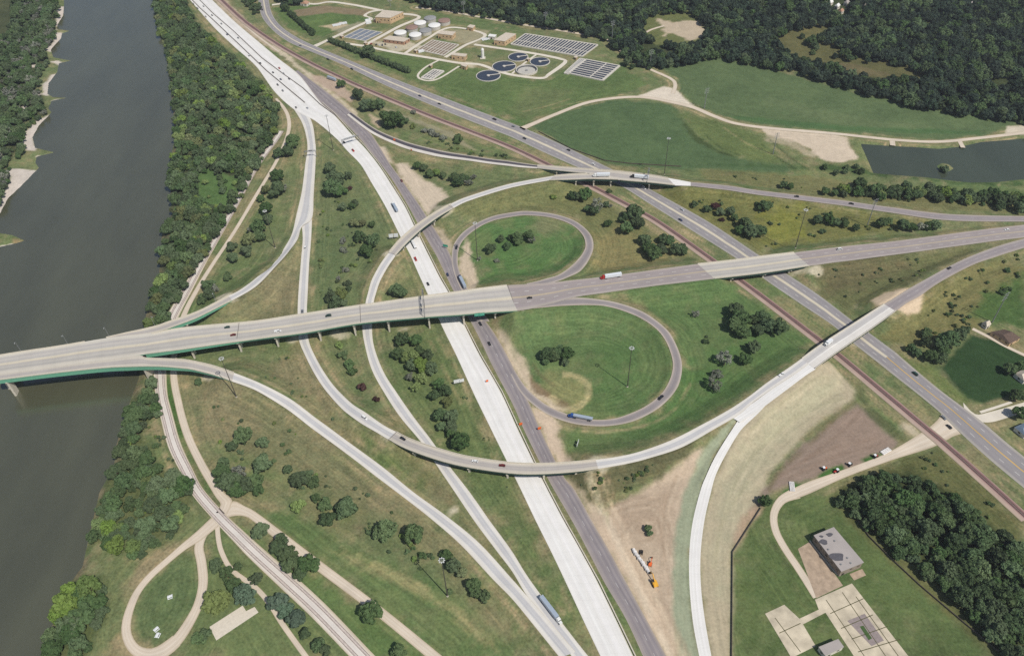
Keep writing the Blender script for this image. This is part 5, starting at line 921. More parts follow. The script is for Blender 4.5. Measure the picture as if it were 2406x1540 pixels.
# ------------------------------------------------------------------ buildings
def building(label, pts, h, roof, wall, name='building', wins=6, base=0.0, pitched=False, doors=1):
    P = [Vector(U(x, y, h+base)) for x, y in pts]; ar = sum(P[k-1].x*P[k].y-P[k].x*P[k-1].y for k in range(len(P)))
    if ar < 0: P = P[::-1]
    c = sum(P, Vector((0, 0)))/len(P); Q = [p-c for p in P]; root = thing(name, label, 'building', (c.x, c.y, base))
    MB().poly([(p.x, p.y) for p in Q], -.3, h-.35).build('wall', wall, root)
    b = MB(); g = [p*1.012+p.normalized()*.25 for p in Q]
    if pitched:
        m0, m1 = (g[0]+g[3])/2, (g[1]+g[2])/2; m0, m1 = m0+(m1-m0)*.15, m1+(m0-m1)*.15; rz = h+2.4
        for q in g: b.v.append((q.x, q.y, h-.34))
        b.v += [(m0.x, m0.y, rz), (m1.x, m1.y, rz)]; b.f = [(0, 1, 5, 4), (2, 3, 4, 5), (1, 2, 5), (3, 0, 4), (3, 2, 1, 0)]; b.m = [0]*5
    else: b.poly([(p.x, p.y) for p in g], h-.34, h)
    b.build('roof', roof, root)
    k0 = min(range(len(Q)), key=lambda k: (Q[k-1]+Q[k]).y)
    for k in range(len(Q)):
        p, q = Q[k-1], Q[k]; d = q-p; n = Vector((d.y, -d.x)).normalized()
        if (p+q).dot(Vector((0, -1))) < 0: continue
        m = max(1, min(wins, int(d.length/5)))
        for i in range(m):
            w = p+d*((i+.5)/m)+n*.04; a = math.atan2(d.y, d.x)
            if i == 0 and k == k0: MB().box((w.x, w.y, 1.25), (1.8, .1, 2.5), a).build('door', 'machine_dark', root)
            else: MB().box((w.x, w.y, h*.55), (1.7, .08, 1.3), a).build('window', 'glass', root)
    return root, Q, c
rt, Q, c = building('large flat roofed grey building with dark roof stains beside the southeast wood', [(1912.5, 1257), (1958.7, 1238), (2027.5, 1319), (1976, 1340)], 7, 'roof_grey', 'wall_dim', wins=8)
for px, py, ra, rb in ((1934, 1272, 2.8, 1.8), (1948, 1255, 2.2, 1.4), (1966, 1307, 4.4, 3.4), (1929, 1259, 1.4, .8)):
    x, y = U(px, py, 7); b = MB(); b.face([(x-c.x+ra*math.cos(t)*(1+.2*math.sin(3*t+px)), y-c.y+rb*math.sin(t)*(1+.2*math.cos(2*t+py)), .012+7) for t in np.arange(0, 6.28, .35)]); b.build('roof_stain', 'roof_stain', rt)
for px, py in ((1945, 1290), (1960, 1270), (1990, 1310), (1998, 1322), (1975, 1325)):
    x, y = U(px, py, 7); MB().box((x-c.x, y-c.y, 7.3), (1.0, .8, .6), R_(30)).build('roof_vent', 'steel', rt)
line_wall('low_wall', 'low pale wall running along the dark side of the flat roofed building', 'wall', [(1901, 1269), (1966, 1350)], .5, .5, 'parapet')
building('small flat roofed building at the bottom edge between the cracked yards', [(1924, 1518), (1968, 1500), (1981, 1518), (1939, 1538)], 4.5, 'roof_grey', 'wall_white', wins=3)
building('brown hip roofed house at the right edge beside a pale drive', [(2328, 779), (2359, 773), (2397, 792), (2372, 806)], 4, 'roof_brown', 'brick', 'house', 3, pitched=True)
building('white shed beside the tall power pole at the right edge', [(2308, 757), (2318, 752), (2328, 760), (2318, 766)], 4, 'roof_tan', 'wall_white', 'shed', 1, pitched=True)
building('house with a pale grey roof at the right edge beside the dark field', [(2384, 876), (2402, 868), (2425, 884), (2406, 894)], 4, 'roof_tan', 'wall_white', 'house', 2, pitched=True)
building('house with a blue grey roof at the right edge below the side street', [(2384, 1002), (2412, 990), (2436, 1010), (2408, 1022)], 4, 'roof_blue', 'wall_white', 'house', 2, pitched=True)
building('largest tan brick building at the back of the treatment plant', [(881, 40), (901, 24), (947, 28), (916, 42)], 9, 'roof_tan', 'brick', wins=5)
building('low red brick annex of the back plant building', [(877, 46), (886, 40), (900, 42), (893, 49)], 4, 'roof_tan', 'red_brick', wins=2)
building('square tan building right of the white tanks', [(1028, 79), (1037, 72), (1070, 75), (1062, 83)], 7, 'roof_tan', 'brick', wins=4)
building('small tan building near the white silo', [(1060, 129), (1066, 124), (1097, 127), (1092, 133)], 6, 'roof_tan', 'brick', wins=4)
building('tan building at the left end of the long aeration basins', [(1160, 94), (1188, 77), (1212, 80), (1186, 97)], 7, 'roof_tan', 'brick', wins=4)
building('low brick building below the white tanks', [(900, 92), (915, 84), (962, 90), (948, 98)], 5, 'roof_tan', 'red_brick', wins=5)
building('tiny tan pump house beside the filter beds', [(1097, 63), (1104, 58), (1116, 60), (1110, 66)], 5, 'roof_tan', 'brick', 'pump_house', 1)
building('white metal shed near the eastern plant building', [(1146, 85), (1150, 80), (1166, 82), (1162, 87)], 4, 'tank_white', 'wall_white', 'shed', 1)
building('small tan pump house beside the round water tanks', [(1082, 153), (1088, 149), (1099, 152), (1094, 157)], 5, 'roof_tan', 'brick', 'pump_house', 1)
building('red roofed house at the top edge beside the highway', [(705, 8), (714, 3), (727, 5), (720, 10)], 4, 'red_brick', 'wall_white', 'house', 2, pitched=True)
for i, (px, py) in enumerate(((1936, 6), (1950, 3), (1966, 12), (1975, 24), (1962, 30), (1988, 4), (2033, 10), (2264, 4), (2280, 8), (2330, 2))):
    building(['cream', 'pale', 'white', 'brick', 'tan', 'grey', 'lone pale', 'white roofed', 'pale grey', 'far right'][i]+' house among the trees at the top right edge', [(px-6, py+1), (px, py-3), (px+8, py), (px+2, py+4)], 5, ['roof_tan', 'tank_white', 'tank_white', 'red_brick', 'roof_tan', 'roof_grey', 'roof_tan', 'tank_white', 'roof_grey', 'roof_tan'][i], 'wall_white', 'house', 1, pitched=True)
def tank(px, py, rad, h, roof, lab):
    x, y, z = UG(px, py, h); root = thing('storage_tank', lab, 'tank', (x, y, 0), 0, 'round tanks of the treatment plant')
    MB().lathe([(rad, -.2), (rad, h)], 32).build('wall', 'tank_side', root); MB().lathe([(rad+.25, h-.3), (rad+.25, h+.05), (rad*.7, h+.9), (rad*.3, h+1.3), (0.01, h+1.4)], 32).build('roof', roof, root)
    MB().box((rad+.2, 0, h/2), (.3, .9, h)).build('ladder', 'steel', root)
for px, py, rf, l in ((986.5, 53, 'tank_white', 'white roofed round tank, back left of the four white ones'), (1020, 59, 'tank_white', 'white roofed round tank, back right of the four white ones'), (940, 76, 'tank_white', 'white roofed round tank, front left of the four white ones'), (975, 81, 'tank_white', 'white roofed round tank, front right of the four white ones'), (1010, 42, 'tank_grey', 'grey roofed round tank at the back of the plant'), (1043, 48, 'tank_red', 'rust brown round tank at the back right of the plant'), (999, 71, 'tank_grey', 'grey roofed round tank between the white ones'), (967, 64, 'tank_red', 'rust brown round tank between the white ones')):
    tank(px, py, 8.6, 5, rf, l)
x, y, z = UG(1134, 137); root = thing('white_silo', 'slim white silo tower on the plant lawn', 'silo', (x, y, 0)); MB().lathe([(2, 0), (2, 12), (1.2, 13.5), (.01, 14)], 16).build('shell', 'tank_white', root); MB().box((0, 0, .3), (7, 7, .6)).build('base', 'parapet', root)
def clarifier(px, py, lab, wm, rad, hw=.9):
    x, y, z = UG(px, py); root = thing('settling_tank', lab, 'water tank', (x, y, 0), R_(12), 'round settling tanks')
    MB().lathe([(rad+.9, -.1), (rad+.9, hw), (rad, hw), (rad, -.05)], 48).build('rim', 'basin_wall', root)
    b = MB(); b.face([(rad*math.cos(t), rad*math.sin(t), .45) for t in np.arange(0, 2*math.pi, .13)]); b.build('water' if wm == 'basin_water' else 'floor', wm, root)
    if wm == 'basin_water': MB().box((rad*.5, 0, 1.15), (rad+1.5, 1.6, .3)).build('walkway', 'basin_wall', root)
    else: MB().lathe([(rad-.1, .46), (rad-.1, 1.2), (rad-1.6, 1.2), (rad-1.6, .46)], 40).build('channel', 'basin_water', root)
    MB().lathe([(2, .4), (2, 1.3), (.01, 1.4)], 16).build('hub', 'basin_wall' if wm == 'basin_water' else 'tank_grey', root)
for a_ in ((1184, 157, 'round tank of dark water, upper left of the five', 'basin_water', 15), (1147, 179, 'round tank of dark water, lowest left of the five', 'basin_water', 15), (1217, 135, 'round tank of dark water, topmost of the five', 'basin_water', 12.6), (1268, 146, 'round tank of dark water, rightmost of the five', 'basin_water', 12.6), (1237, 167, 'round empty tank with a pale floor, lower right of the five', 'tank_side', 13.2, 2.6)): clarifier(*a_)
def basin(lab, pts, n, across, wm='basin_water', wide=.5, h=1.4):
    """channels of water between walls; pts: corners a,b,c,d; channels run from edge ab to edge dc (or across)"""
    P = [Vector(U(x, y, h)) for x, y in pts]; c = sum(P, Vector((0, 0)))/4; P = [p-c for p in P]
    if across: P = P[1:]+P[:1]
    a, b_, c_, d = P; root = thing('water_basin', lab, 'basin', (c.x, c.y, 0)); w = MB(); m = MB()
    ar = sum(P[k-1].x*P[k].y-P[k].x*P[k-1].y for k in range(4)); Q = P if ar > 0 else P[::-1]
    m.face([(p.x, p.y, h-.55) for p in Q])
    def wall(p, q, t):
        e = (q-p).normalized(); u = Vector((-e.y, e.x))*t/2; s = [p-u, q-u, q+u, p+u]; w.hull8([(x.x, x.y, -.1) for x in s], [(x.x, x.y, h) for x in s])
    for i in range(n+1): wall(a+(b_-a)*i/n, d+(c_-d)*i/n, wide*(1.7 if i in (0, n) else (1.0 if i % 3 else 1.5)))
    h += .003; wall(a, b_, wide*2.2); wall(d, c_, wide*2.2); h += .003; wall(a+(d-a)*.62, b_+(c_-b_)*.62, wide)
    w.build('wall', 'basin_wall', root); m.build('water', wm, root)
basin('long dark aeration basins with many slanting white walls', [(1200, 103), (1234, 79), (1404, 105), (1367, 132)], 24, True, wide=.9)
basin('dark aeration basins with eight long white walls at the field edge', [(1336, 171), (1376, 139), (1455, 154), (1415, 188)], 8, False, wide=1.2)
basin('narrow grey channels beside the dark aeration basins', [(1325, 171), (1362, 137), (1374, 139), (1335, 173)], 3, True, 'slate_water', .8)
basin('flat blue grey basins at the front left of the treatment plant', [(806, 87), (846, 67), (898, 76), (858, 96)], 4, True, 'slate_water', .5, .6)
basin('brown filter beds with pale walls in the middle of the plant', [(980, 116), (1015, 94), (1077, 105), (1042, 130)], 9, True, 'brown_bed', .7, 1)
basin('pair of small dark basins inside the narrow loop road', [(990, 182), (1018, 163), (1042, 167), (1015, 186)], 4, True, 'basin_water', 1.4, 1)
for px, py, l in ((866, 56, 'white storage tank lying by the plant drive'), (864, 50, 'second white trailer by the plant drive'), (989, 123, 'white tank beside the filter beds')):
    x, y, z = UG(px, py); o = MB().box((0, 0, 1.5), (8, 2.6, 2.6), R_(25), 0, .95).build('storage_container', 'white_metal', None, (x, y, 0)); tag(o, l, 'container')

for i, (px, py, c, l) in enumerate(((872, 104, 'red', 'red car parked in the plant yard below the white tanks'), (884, 106, 'black', 'black car parked in the plant yard, left one'), (891, 107, 'white', 'white car parked in the plant yard below the white tanks'), (898, 107, 'navy', 'dark blue car parked in the plant yard'), (905, 105, 'black', 'black car parked in the plant yard, right one'), (930, 112, 'silver', 'silver car parked at the plant road corner'))):
    x, y, z = UG(px, py); car('car', c, thing('car', l, 'car', (x, y, .1), R_(70+9*i), 'cars and vans on the roads'))
for px, py, l in ((1011, 152, 'small tan shed inside the narrow plant loop road'), (1240, 137, 'tiny control hut between the round tanks'), (1352, 133, 'small tan hut at the corner of the aeration basins'), (976, 117, 'small tan hut at the left of the filter beds'), (858, 99, 'small tan hut right of the flat blue grey basins'), (802, 83, 'small tan hut left of the flat blue grey basins')):
    building(l, [(px-4, py+1), (px, py-2), (px+5, py), (px+1, py+3)], 3.5, 'roof_tan', 'brick', 'pump_house', 1)
for px, py, l in ((790, 60, 'white lattice of pipes in the upper plant yard, left rack'), (806, 56, 'white lattice of pipes in the upper plant yard, right rack'), (1140, 93, 'grey pipe rack beside the eastern plant building')):
    x, y, z = UG(px, py); b = MB()
    for k in range(5): b.box((0, k*1.6-3.2, .8), (11, .5, .5))
    for k in (-4.5, 0, 4.5): b.box((k, 0, .35), (.5, 8, .4))
    o = b.build('pipe_rack', 'white_metal', None, (x, y, 0)); o.rotation_euler = (0, 0, R_(20)); tag(o, l, 'pipes')
# ------------------------------------------------------------------ trees
def leaf_mat(name, c, c2):
    t = NT('leaves_'+name); P = t.pos(); ri = t.n('ShaderNodeObjectInfo').outputs['Random']
    f = t.maprange(t.noise(.55, 3, P), .3, .7, 0, 1); col = t.mix(f, A(*c), A(*c2))
    br = t.maprange(ri, 0, 1, .72, 1.28); col = t.scale_col(col, br)
    hs = t.n('ShaderNodeHueSaturation'); t.l(t.maprange(t.math('FRACT', t.math('MULTIPLY', ri, 7.3)), 0, 1, .49, .512), hs.inputs['Hue']); t.l(t.maprange(t.math('FRACT', t.math('MULTIPLY', ri, 3.7)), 0, 1, .8, 1.05), hs.inputs['Saturation']); t.l(col, hs.inputs['Color'])
    d = t.n('ShaderNodeBsdfDiffuse'); t.l(hs.outputs[0], d.inputs[0]); tr = t.n('ShaderNodeBsdfTranslucent'); t.l(hs.outputs[0], tr.inputs[0])
    mx = t.n('ShaderNodeMixShader'); mx.inputs[0].default_value = .22; t.l(d.outputs[0], mx.inputs[1]); t.l(tr.outputs[0], mx.inputs[2]); t.l(mx.outputs[0], t.out.inputs[0]); MATS['leaf_'+name] = t.m
leaf_mat('green', (90, 111, 74), (112, 131, 90)); leaf_mat('dark', (80, 104, 66), (102, 122, 80)); leaf_mat('bright', (120, 142, 72), (136, 156, 86)); leaf_mat('olive', (116, 126, 78), (130, 138, 90)); leaf_mat('grey', (120, 126, 110), (144, 146, 130)); leaf_mat('red', (78, 56, 56), (96, 68, 64)); leaf_mat('blue', (98, 120, 98), (116, 136, 112)); leaf_mat('far', (60, 76, 64), (78, 94, 74))
def crown_mesh(seed, nl, nq, flat, dens=1.0, size=.13):
    R = random.Random(seed); lobes = []
    for k in range(nl):
        u = R.uniform(-.25, 1); a = R.uniform(0, 6.283); s = math.sqrt(max(0, 1-u*u)); rr = R.uniform(.4, .88)
        lobes.append((Vector((s*math.cos(a)*rr, s*math.sin(a)*rr, u*rr*flat)), R.uniform(.17, .34)))
    lobes.append((Vector((R.uniform(-.15, .15), R.uniform(-.15, .15), .1)), .48)); b = MB(); tries = 0
    while len(b.f) < nq and tries < nq*8:
        tries += 1; c, r = lobes[R.randrange(len(lobes))]; n = Vector((R.gauss(0, 1), R.gauss(0, 1), R.gauss(.25, 1))).normalized(); p = c+n*r*R.uniform(.82, 1.08)
        if any((p-c2).length < r2*.8 for c2, r2 in lobes if c2 is not c): continue
        m = (n*.8+Vector((R.gauss(0, .4), R.gauss(0, .4), R.gauss(0, .4)))).normalized(); t = m.orthogonal().normalized(); t = (t*math.cos(tries)+m.cross(t)*math.sin(tries)); q = m.cross(t); s = size*R.uniform(.6, 1.25)
        b.face([p-t*s-q*s*.7, p+t*s-q*s*.6, p+t*s*.9+q*s*.7, p-t*s*.8+q*s*.6])
    me = D.meshes.new('crown'); me.from_pydata(b.v, [], b.f); me.materials.append(MATS['leaf_green']); return me
CROWNS = [crown_mesh(100+k, 19+3*(k % 4), 1500, .72+.1*(k % 4), size=.105) for k in range(10)]
BARE = [crown_mesh(300+k, 14, 420, 1.0, size=.1) for k in range(2)]
BUSH = [crown_mesh(400+k, 9, 520, .62, size=.16) for k in range(4)]
TRUNK = MB(); TRUNK.tube((0, 0, -.1), (0, 0, 1), .09, .05, 7); 
for k in range(4): TRUNK.tube((0, 0, .62+.08*k), (.3*math.cos(k*1.7), .3*math.sin(k*1.7), 1.15+.08*k), .04, .02, 5)
_t = TRUNK.build('trunk', 'bark'); TRUNKM = _t.data; D.objects.remove(_t)
MK = dict(g='green', d='dark', b='bright', o='olive', y='grey', r='red', s='blue', f='far')
WORD = dict(g='green', d='dark green', b='bright green', o='olive green', y='grey half bare', r='dark red', s='blue green', f='dark green')
def crown_obj(parent, mesh, kind, loc, sc, rz):
    o = link('crown', mesh, parent, loc); o.scale = sc; o.rotation_euler = (0, 0, rz); o.material_slots[0].link = 'OBJECT'; o.material_slots[0].material = MATS['leaf_'+MK[kind]]; return o
def plant_tree(x, y, z, r, kind, label, group, bush=False):
    R = random.Random(int(x*31+y*17)); root = thing('shrub' if bush else 'tree', label, 'shrub' if bush else 'tree', (x, y, z), 0, group)
    if bush: crown_obj(root, R.choice(BUSH), kind, (0, 0, r*.35), (r*1.12, r*1.12, r*R.uniform(1.0, 1.3)), R.uniform(0, 6.28)); return
    th = r*.5; rz = r*R.uniform(.95, 1.2)
    crown_obj(root, R.choice(BARE) if kind == 'y' else R.choice(CROWNS), kind, (0, 0, th+rz*.42), (r*1.1, r*1.1, rz), R.uniform(0, 6.28)); t = link('trunk', TRUNKM, root); t.scale = (r, r, th+rz*.25)
ISO = [
 ('south of the black exit lane near the freeway split', 'trees', [(839, 222, 13, 'd'), (858, 247, 14, 'g'), (876, 250, 13, 'g'), (891, 247, 11, 'g'), (912, 280, 17, 'd'), (928, 286, 17, 'd'), (945, 284, 12, 'g'), (801, 198, 9, 'd')]),
 ('on the dry ground between the black exit lane and the red railway', 'shrubs', [(1076, 327, 12, 'd'), (1012, 311, 8, 'y'), (1025, 318, 8, 'y'), (1040, 325, 8, 'y'), (998, 308, 7, 'y'), (970, 297, 7, 'o'), (1105, 363, 5, 'g'), (1130, 367, 5, 'g'), (1165, 366, 5, 'd'), (1185, 368, 6, 'd'), (972, 264, 6, 'y')]),
 ('in the wooded clump between the northern ramp and the freeway', 'trees', [(776, 396, 12, 'g'), (788, 423, 20, 'g'), (781, 443, 19, 'd'), (799, 450, 14, 'd'), (818, 413, 9, 'g'), (806, 488, 9, 'g'), (826, 485, 8, 'g'), (834, 478, 7, 'g'), (831, 525, 11, 'o'), (849, 525, 9, 'o'), (874, 527, 8, 'g'), (845, 558, 14, 'd'), (877, 565, 16, 'd'), (859, 590, 16, 'd')]),
 ('beside the wooded clump west of the freeway', 'shrubs', [(821, 444, 7, 'r'), (806, 565, 8, 'y'), (806, 588, 8, 'y'), (813, 635, 8, 'y'), (816, 665, 9, 'g'), (818, 679, 7, 'g'), (795, 655, 6, 'y')]),
 ('just north of the river bridge, west of the upper flyover ramp', 'trees', [(781, 699, 13, 'g'), (801, 692, 13, 'o'), (790, 713, 13, 'g'), (808, 714, 10, 'g')]),
 ('just north of the river bridge, beside the freeway', 'trees', [(932, 684, 15, 'd'), (945, 690, 12, 'g')]),
 ('between the river path and the northern ramp', 'trees', [(686, 333, 16, 'd'), (674, 357, 13, 'g'), (655, 360, 11, 'g'), (650, 412, 14, 'd'), (650, 445, 18, 'd'), (626, 447, 10, 'o'), (668, 445, 9, 'y'), (612, 467, 8, 'g'), (626, 490, 13, 'd'), (628, 515, 12, 'g'), (606, 535, 15, 'g'), (609, 556, 13, 'g'), (596, 540, 12, 'y'), (585, 565, 13, 'o'), (580, 590, 12, 'g'), (548, 605, 12, 'g'), (545, 580, 11, 'g'), (534, 650, 9, 'g'), (490, 672, 13, 'd'), (503, 678, 10, 'y'), (492, 692, 12, 'g'), (476, 703, 10, 'g')]),
 ('south of the black exit lane beside the bare dirt', 'trees', [(979, 390, 9, 'd'), (996, 394, 9, 'd'), (1008, 410, 10, 'g'), (1026, 405, 9, 'b'), (1040, 413, 8, 'g'), (1066, 417, 11, 'g'), (1076, 430, 11, 'd'), (1091, 420, 11, 'd'), (1100, 430, 9, 'y'), (1112, 417, 7, 'y')]),
 ('inside the north loop', 'trees', [(1154, 584, 12, 'd'), (1176, 562, 8, 'd'), (1191, 579, 9, 'd'), (1201, 558, 8, 'd'), (1215, 558, 13, 'g'), (1242, 555, 13, 'g'), (1218, 569, 9, 'd'), (1250, 565, 9, 'y'), (1127, 608, 5, 'y')]),
 ('on the grass between the north loop and the red railway', 'trees', [(1375, 457, 15, 'd'), (1343, 460, 10, 'd'), (1359, 462, 11, 'd'), (1402, 482, 16, 'y'), (1397, 497, 12, 'd'), (1380, 491, 9, 'd'), (1424, 480, 7, 'g'), (1427, 525, 9, 'd'), (1485, 503, 18, 'd'), (1497, 523, 16, 'd'), (1467, 512, 12, 'd'), (1473, 538, 14, 'g'), (1515, 565, 14, 'd'), (1525, 583, 15, 'd'), (1537, 595, 16, 'd'), (1552, 585, 12, 'g'), (1557, 562, 11, 'd'), (1572, 565, 10, 'd'), (1588, 585, 14, 'd'), (1602, 589, 11, 'd')]),
 ('east of the north loop', 'shrubs', [(1299, 464, 7, 'b'), (1166, 613, 6, 'y'), (1434, 484, 5, 'y'), (1430, 450, 6, 'g'), (1507, 500, 6, 'd')]),
 ('between the highway, the northeast ramp and the wide overpass', 'trees', [(1632, 481, 7, 'd'), (1660, 492, 9, 'd'), (1680, 485, 9, 'r'), (1692, 499, 10, 'g'), (1716, 499, 10, 'g'), (1724, 512, 9, 'd'), (1750, 527, 14, 'g'), (1766, 543, 16, 'g'), (1785, 545, 13, 'd'), (1740, 540, 11, 'd'), (1793, 487, 12, 'd'), (1805, 483, 9, 'g')]),
 ('between the highway and the northeast ramp', 'shrubs', [(1695, 516, 6, 'r'), (1779, 480, 6, 'g')]),
 ('along the northeast ramp', 'trees', [(1841, 435, 8, 'd'), (1856, 438, 7, 'd'), (1939, 449, 9, 'd'), (1961, 455, 7, 'g'), (1982, 456, 7, 'g'), (2069, 463, 9, 'd')]),
 ('between the northeast ramp and the main road at the right', 'trees', [(1922, 517, 10, 'd'), (1946, 514, 12, 'd'), (1966, 523, 9, 'd'), (1982, 525, 9, 'd'), (2009, 535, 8, 'd'), (2071, 525, 11, 'd'), (2086, 520, 9, 'd'), (2119, 530, 12, 'd'), (2140, 533, 11, 'd'), (2165, 532, 10, 'y'), (2196, 530, 11, 'g'), (2180, 532, 9, 'g')]),
 ('beside the main road at the right edge', 'shrubs', [(1931, 544, 7, 'd'), (2366, 635, 6, 'd'), (2351, 687, 6, 'd'), (2372, 678, 5, 'd')]),
 ('between the main road and the southeast ramp', 'trees', [(1726, 728, 16, 'd'), (1738, 752, 20, 'g'), (1722, 765, 17, 'd'), (1745, 778, 16, 'd'), (1790, 745, 16, 'd'), (1806, 765, 17, 'd'), (1828, 770, 18, 'd'), (1780, 776, 14, 'g'), (1770, 752, 10, 'g'), (1634, 738, 9, 'y'), (1770, 816, 14, 'd'), (1703, 845, 18, 'y'), (1750, 843, 14, 'd'), (1686, 880, 13, 'y'), (1675, 901, 17, 'y')]),
 ('on the lawn outside the south loop', 'shrubs', [(1660, 791, 4, 'd'), (1657, 803, 7, 'd')]),
 ('inside the south loop', 'trees', [(1285, 832, 16, 'd'), (1299, 838, 14, 'g'), (1312, 826, 13, 'd'), (1331, 832, 15, 'd'), (1326, 851, 9, 'd'), (1281, 850, 8, 'd')]),
 ('beside the dark hedged field at the right', 'trees', [(2174, 783, 10, 'd'), (2174, 804, 10, 'd'), (2229, 799, 17, 'd'), (2209, 810, 13, 'd'), (2254, 785, 13, 'd'), (2268, 776, 10, 'g'), (2141, 820, 9, 'd'), (2155, 828, 10, 'd'), (2186, 838, 13, 'd'), (2209, 842, 12, 'd'), (2216, 826, 12, 'd'), (2374, 868, 13, 'd'), (2396, 860, 10, 'd'), (2389, 930, 13, 'd'), (2396, 972, 13, 'd')]),
 ('in the hedge between the two ramps south of the river bridge', 'shrubs', [(796, 812, 10, 'b'), (806, 833, 12, 'g'), (819, 857, 13, 'g'), (828, 875, 10, 'd')]),
 ('between the two ramps south of the river bridge', 'bushes', [(851, 911, 11, 'r'), (884, 938, 8, 'r')]),
 ('in the strip of wood left of the freeway, south of the river bridge', 'trees', [(946, 797, 16, 'd'), (976, 800, 14, 'd'), (934, 833, 14, 'd'), (962, 838, 18, 'b'), (986, 858, 18, 'b'), (1012, 865, 14, 'g'), (961, 885, 10, 'y'), (991, 890, 14, 'b'), (976, 910, 11, 'b'), (968, 860, 14, 'g'), (1005, 835, 12, 'g'), (985, 825, 13, 'd'), (1029, 902, 13, 'd'), (1021, 930, 13, 'd'), (1046, 920, 13, 'd'), (1053, 943, 12, 'o'), (1036, 975, 16, 'd'), (1062, 978, 16, 'g'), (1061, 1003, 14, 'g'), (1036, 1003, 11, 'g'), (1057, 1018, 10, 'd'), (1081, 1042, 20, 'd')]),
 ('on the dry slope between the river railway and the south ramp', 'trees', [(573, 1025, 19, 'g'), (545, 1048, 12, 'g'), (522, 1108, 18, 'g'), (541, 1132, 22, 'g'), (558, 1152, 18, 'd'), (579, 1140, 17, 'g'), (600, 1132, 16, 'd'), (520, 1132, 14, 'd'), (604, 1153, 12, 'g'), (525, 1088, 12, 'g'), (563, 1110, 16, 'y'), (618, 1040, 13, 'g'), (619, 1090, 21, 'g'), (706, 1127, 20, 'g'), (722, 1120, 14, 'g'), (676, 1104, 10, 'g'), (738, 1133, 12, 'g')]),
 ('beside the south ramp of the river bridge', 'shrubs', [(465, 898, 9, 'd')]),
 ('along the foot of the slope above the levee lawn', 'trees', [(701, 1188, 14, 'b'), (763, 1185, 13, 'g'), (742, 1170, 10, 'g'), (816, 1195, 24, 'g'), (771, 1222, 18, 'd'), (906, 1245, 22, 'g'), (968, 1257, 21, 'd'), (1048, 1303, 12, 'd'), (1064, 1332, 15, 'g'), (1084, 1345, 12, 'o'), (1113, 1375, 16, 'd'), (1138, 1400, 13, 'g'), (1120, 1394, 12, 'd')]),
 ('along the foot of the slope above the levee lawn', 'bushes', [(866, 1250, 7, 'g'), (956, 1295, 6, 'g'), (991, 1305, 9, 'd'), (1011, 1303, 7, 'd'), (775, 1190, 7, 'g'), (790, 1200, 7, 'g')]),
 ('between the pale railway and the levee road', 'trees', [(614, 1247, 18, 'g'), (658, 1280, 19, 'd'), (678, 1304, 19, 'g'), (686, 1330, 19, 'g'), (721, 1328, 22, 'd'), (741, 1320, 10, 'd'), (706, 1346, 15, 'g'), (868, 1442, 23, 'd'), (936, 1532, 16, 'd')]),
 ('between the park path and the pale railway', 'trees', [(651, 1415, 20, 's'), (673, 1433, 16, 's'), (696, 1455, 18, 's'), (718, 1488, 12, 'g'), (748, 1515, 13, 'd'), (763, 1527, 12, 'd'), (601, 1360, 13, 'g'), (507, 1328, 15, 'g'), (533, 1348, 14, 'g'), (549, 1375, 14, 'g'), (507, 1415, 25, 'o'), (573, 1398, 20, 's'), (560, 1332, 9, 'g')]),
 ('near the pale slab in the riverside park', 'bushes', [(485, 1487, 12, 'd'), (465, 1502, 13, 'g'), (206, 1523, 10, 'g')]),
 ('beside the aeration basins at the field edge', 'trees', [(1473, 146, 10, 'd'), (1486, 157, 6, 'd')]),
 ('by the yard fence below the brown field', 'trees', [(1798, 1178, 13, 'd'), (1522, 1240, 8, 'g'), (1526, 1252, 7, 'g')]),
]
ORD = ['leftmost', 'second from left', 'third from left', 'fourth from left', 'fifth from left', 'sixth from left', 'seventh from left', 'eighth from left', 'ninth from left', 'tenth from left']
POOL = []; n_tree = 0
for where, word, lst in ISO:
    bycol = {}
    for t in lst: bycol.setdefault(t[3], []).append(t)
    for kd, g in bycol.items():
        g.sort(); n = len(g); sing = {'trees': 'tree', 'shrubs': 'shrub', 'bushes': 'bush'}[word]
        for i, (px, py, rp, _) in enumerate(g):
            if n == 1: lab = 'the %s %s %s' % (WORD[kd], sing, where)
            else:
                o = ORD[i] if i < 10 and i < n-1 else ('rightmost' if i == n-1 else '%dth from left' % (i+1))
                lab = '%s %s %s %s' % (o, WORD[kd], sing, where)
            r = rp/pxm(px, py); x, y, z = UG(px, py, r*(.45 if word != 'trees' else .9))
            plant_tree(x, y, z, r*1.05, kd, ' '.join(lab.split()[:16]), word+' '+where, word != 'trees'); n_tree += word == 'trees'
def inpoly(poly, x, y):
    ins = np.zeros(x.shape, bool)
    for k in range(len(poly)):
        (ax, ay), (bx, by) = poly[k-1], poly[k]
        if ay != by: ins ^= ((ay > y) != (by > y)) & (x < (bx-ax)*(y-ay)/(by-ay)+ax)
    return ins
STUFF = {}
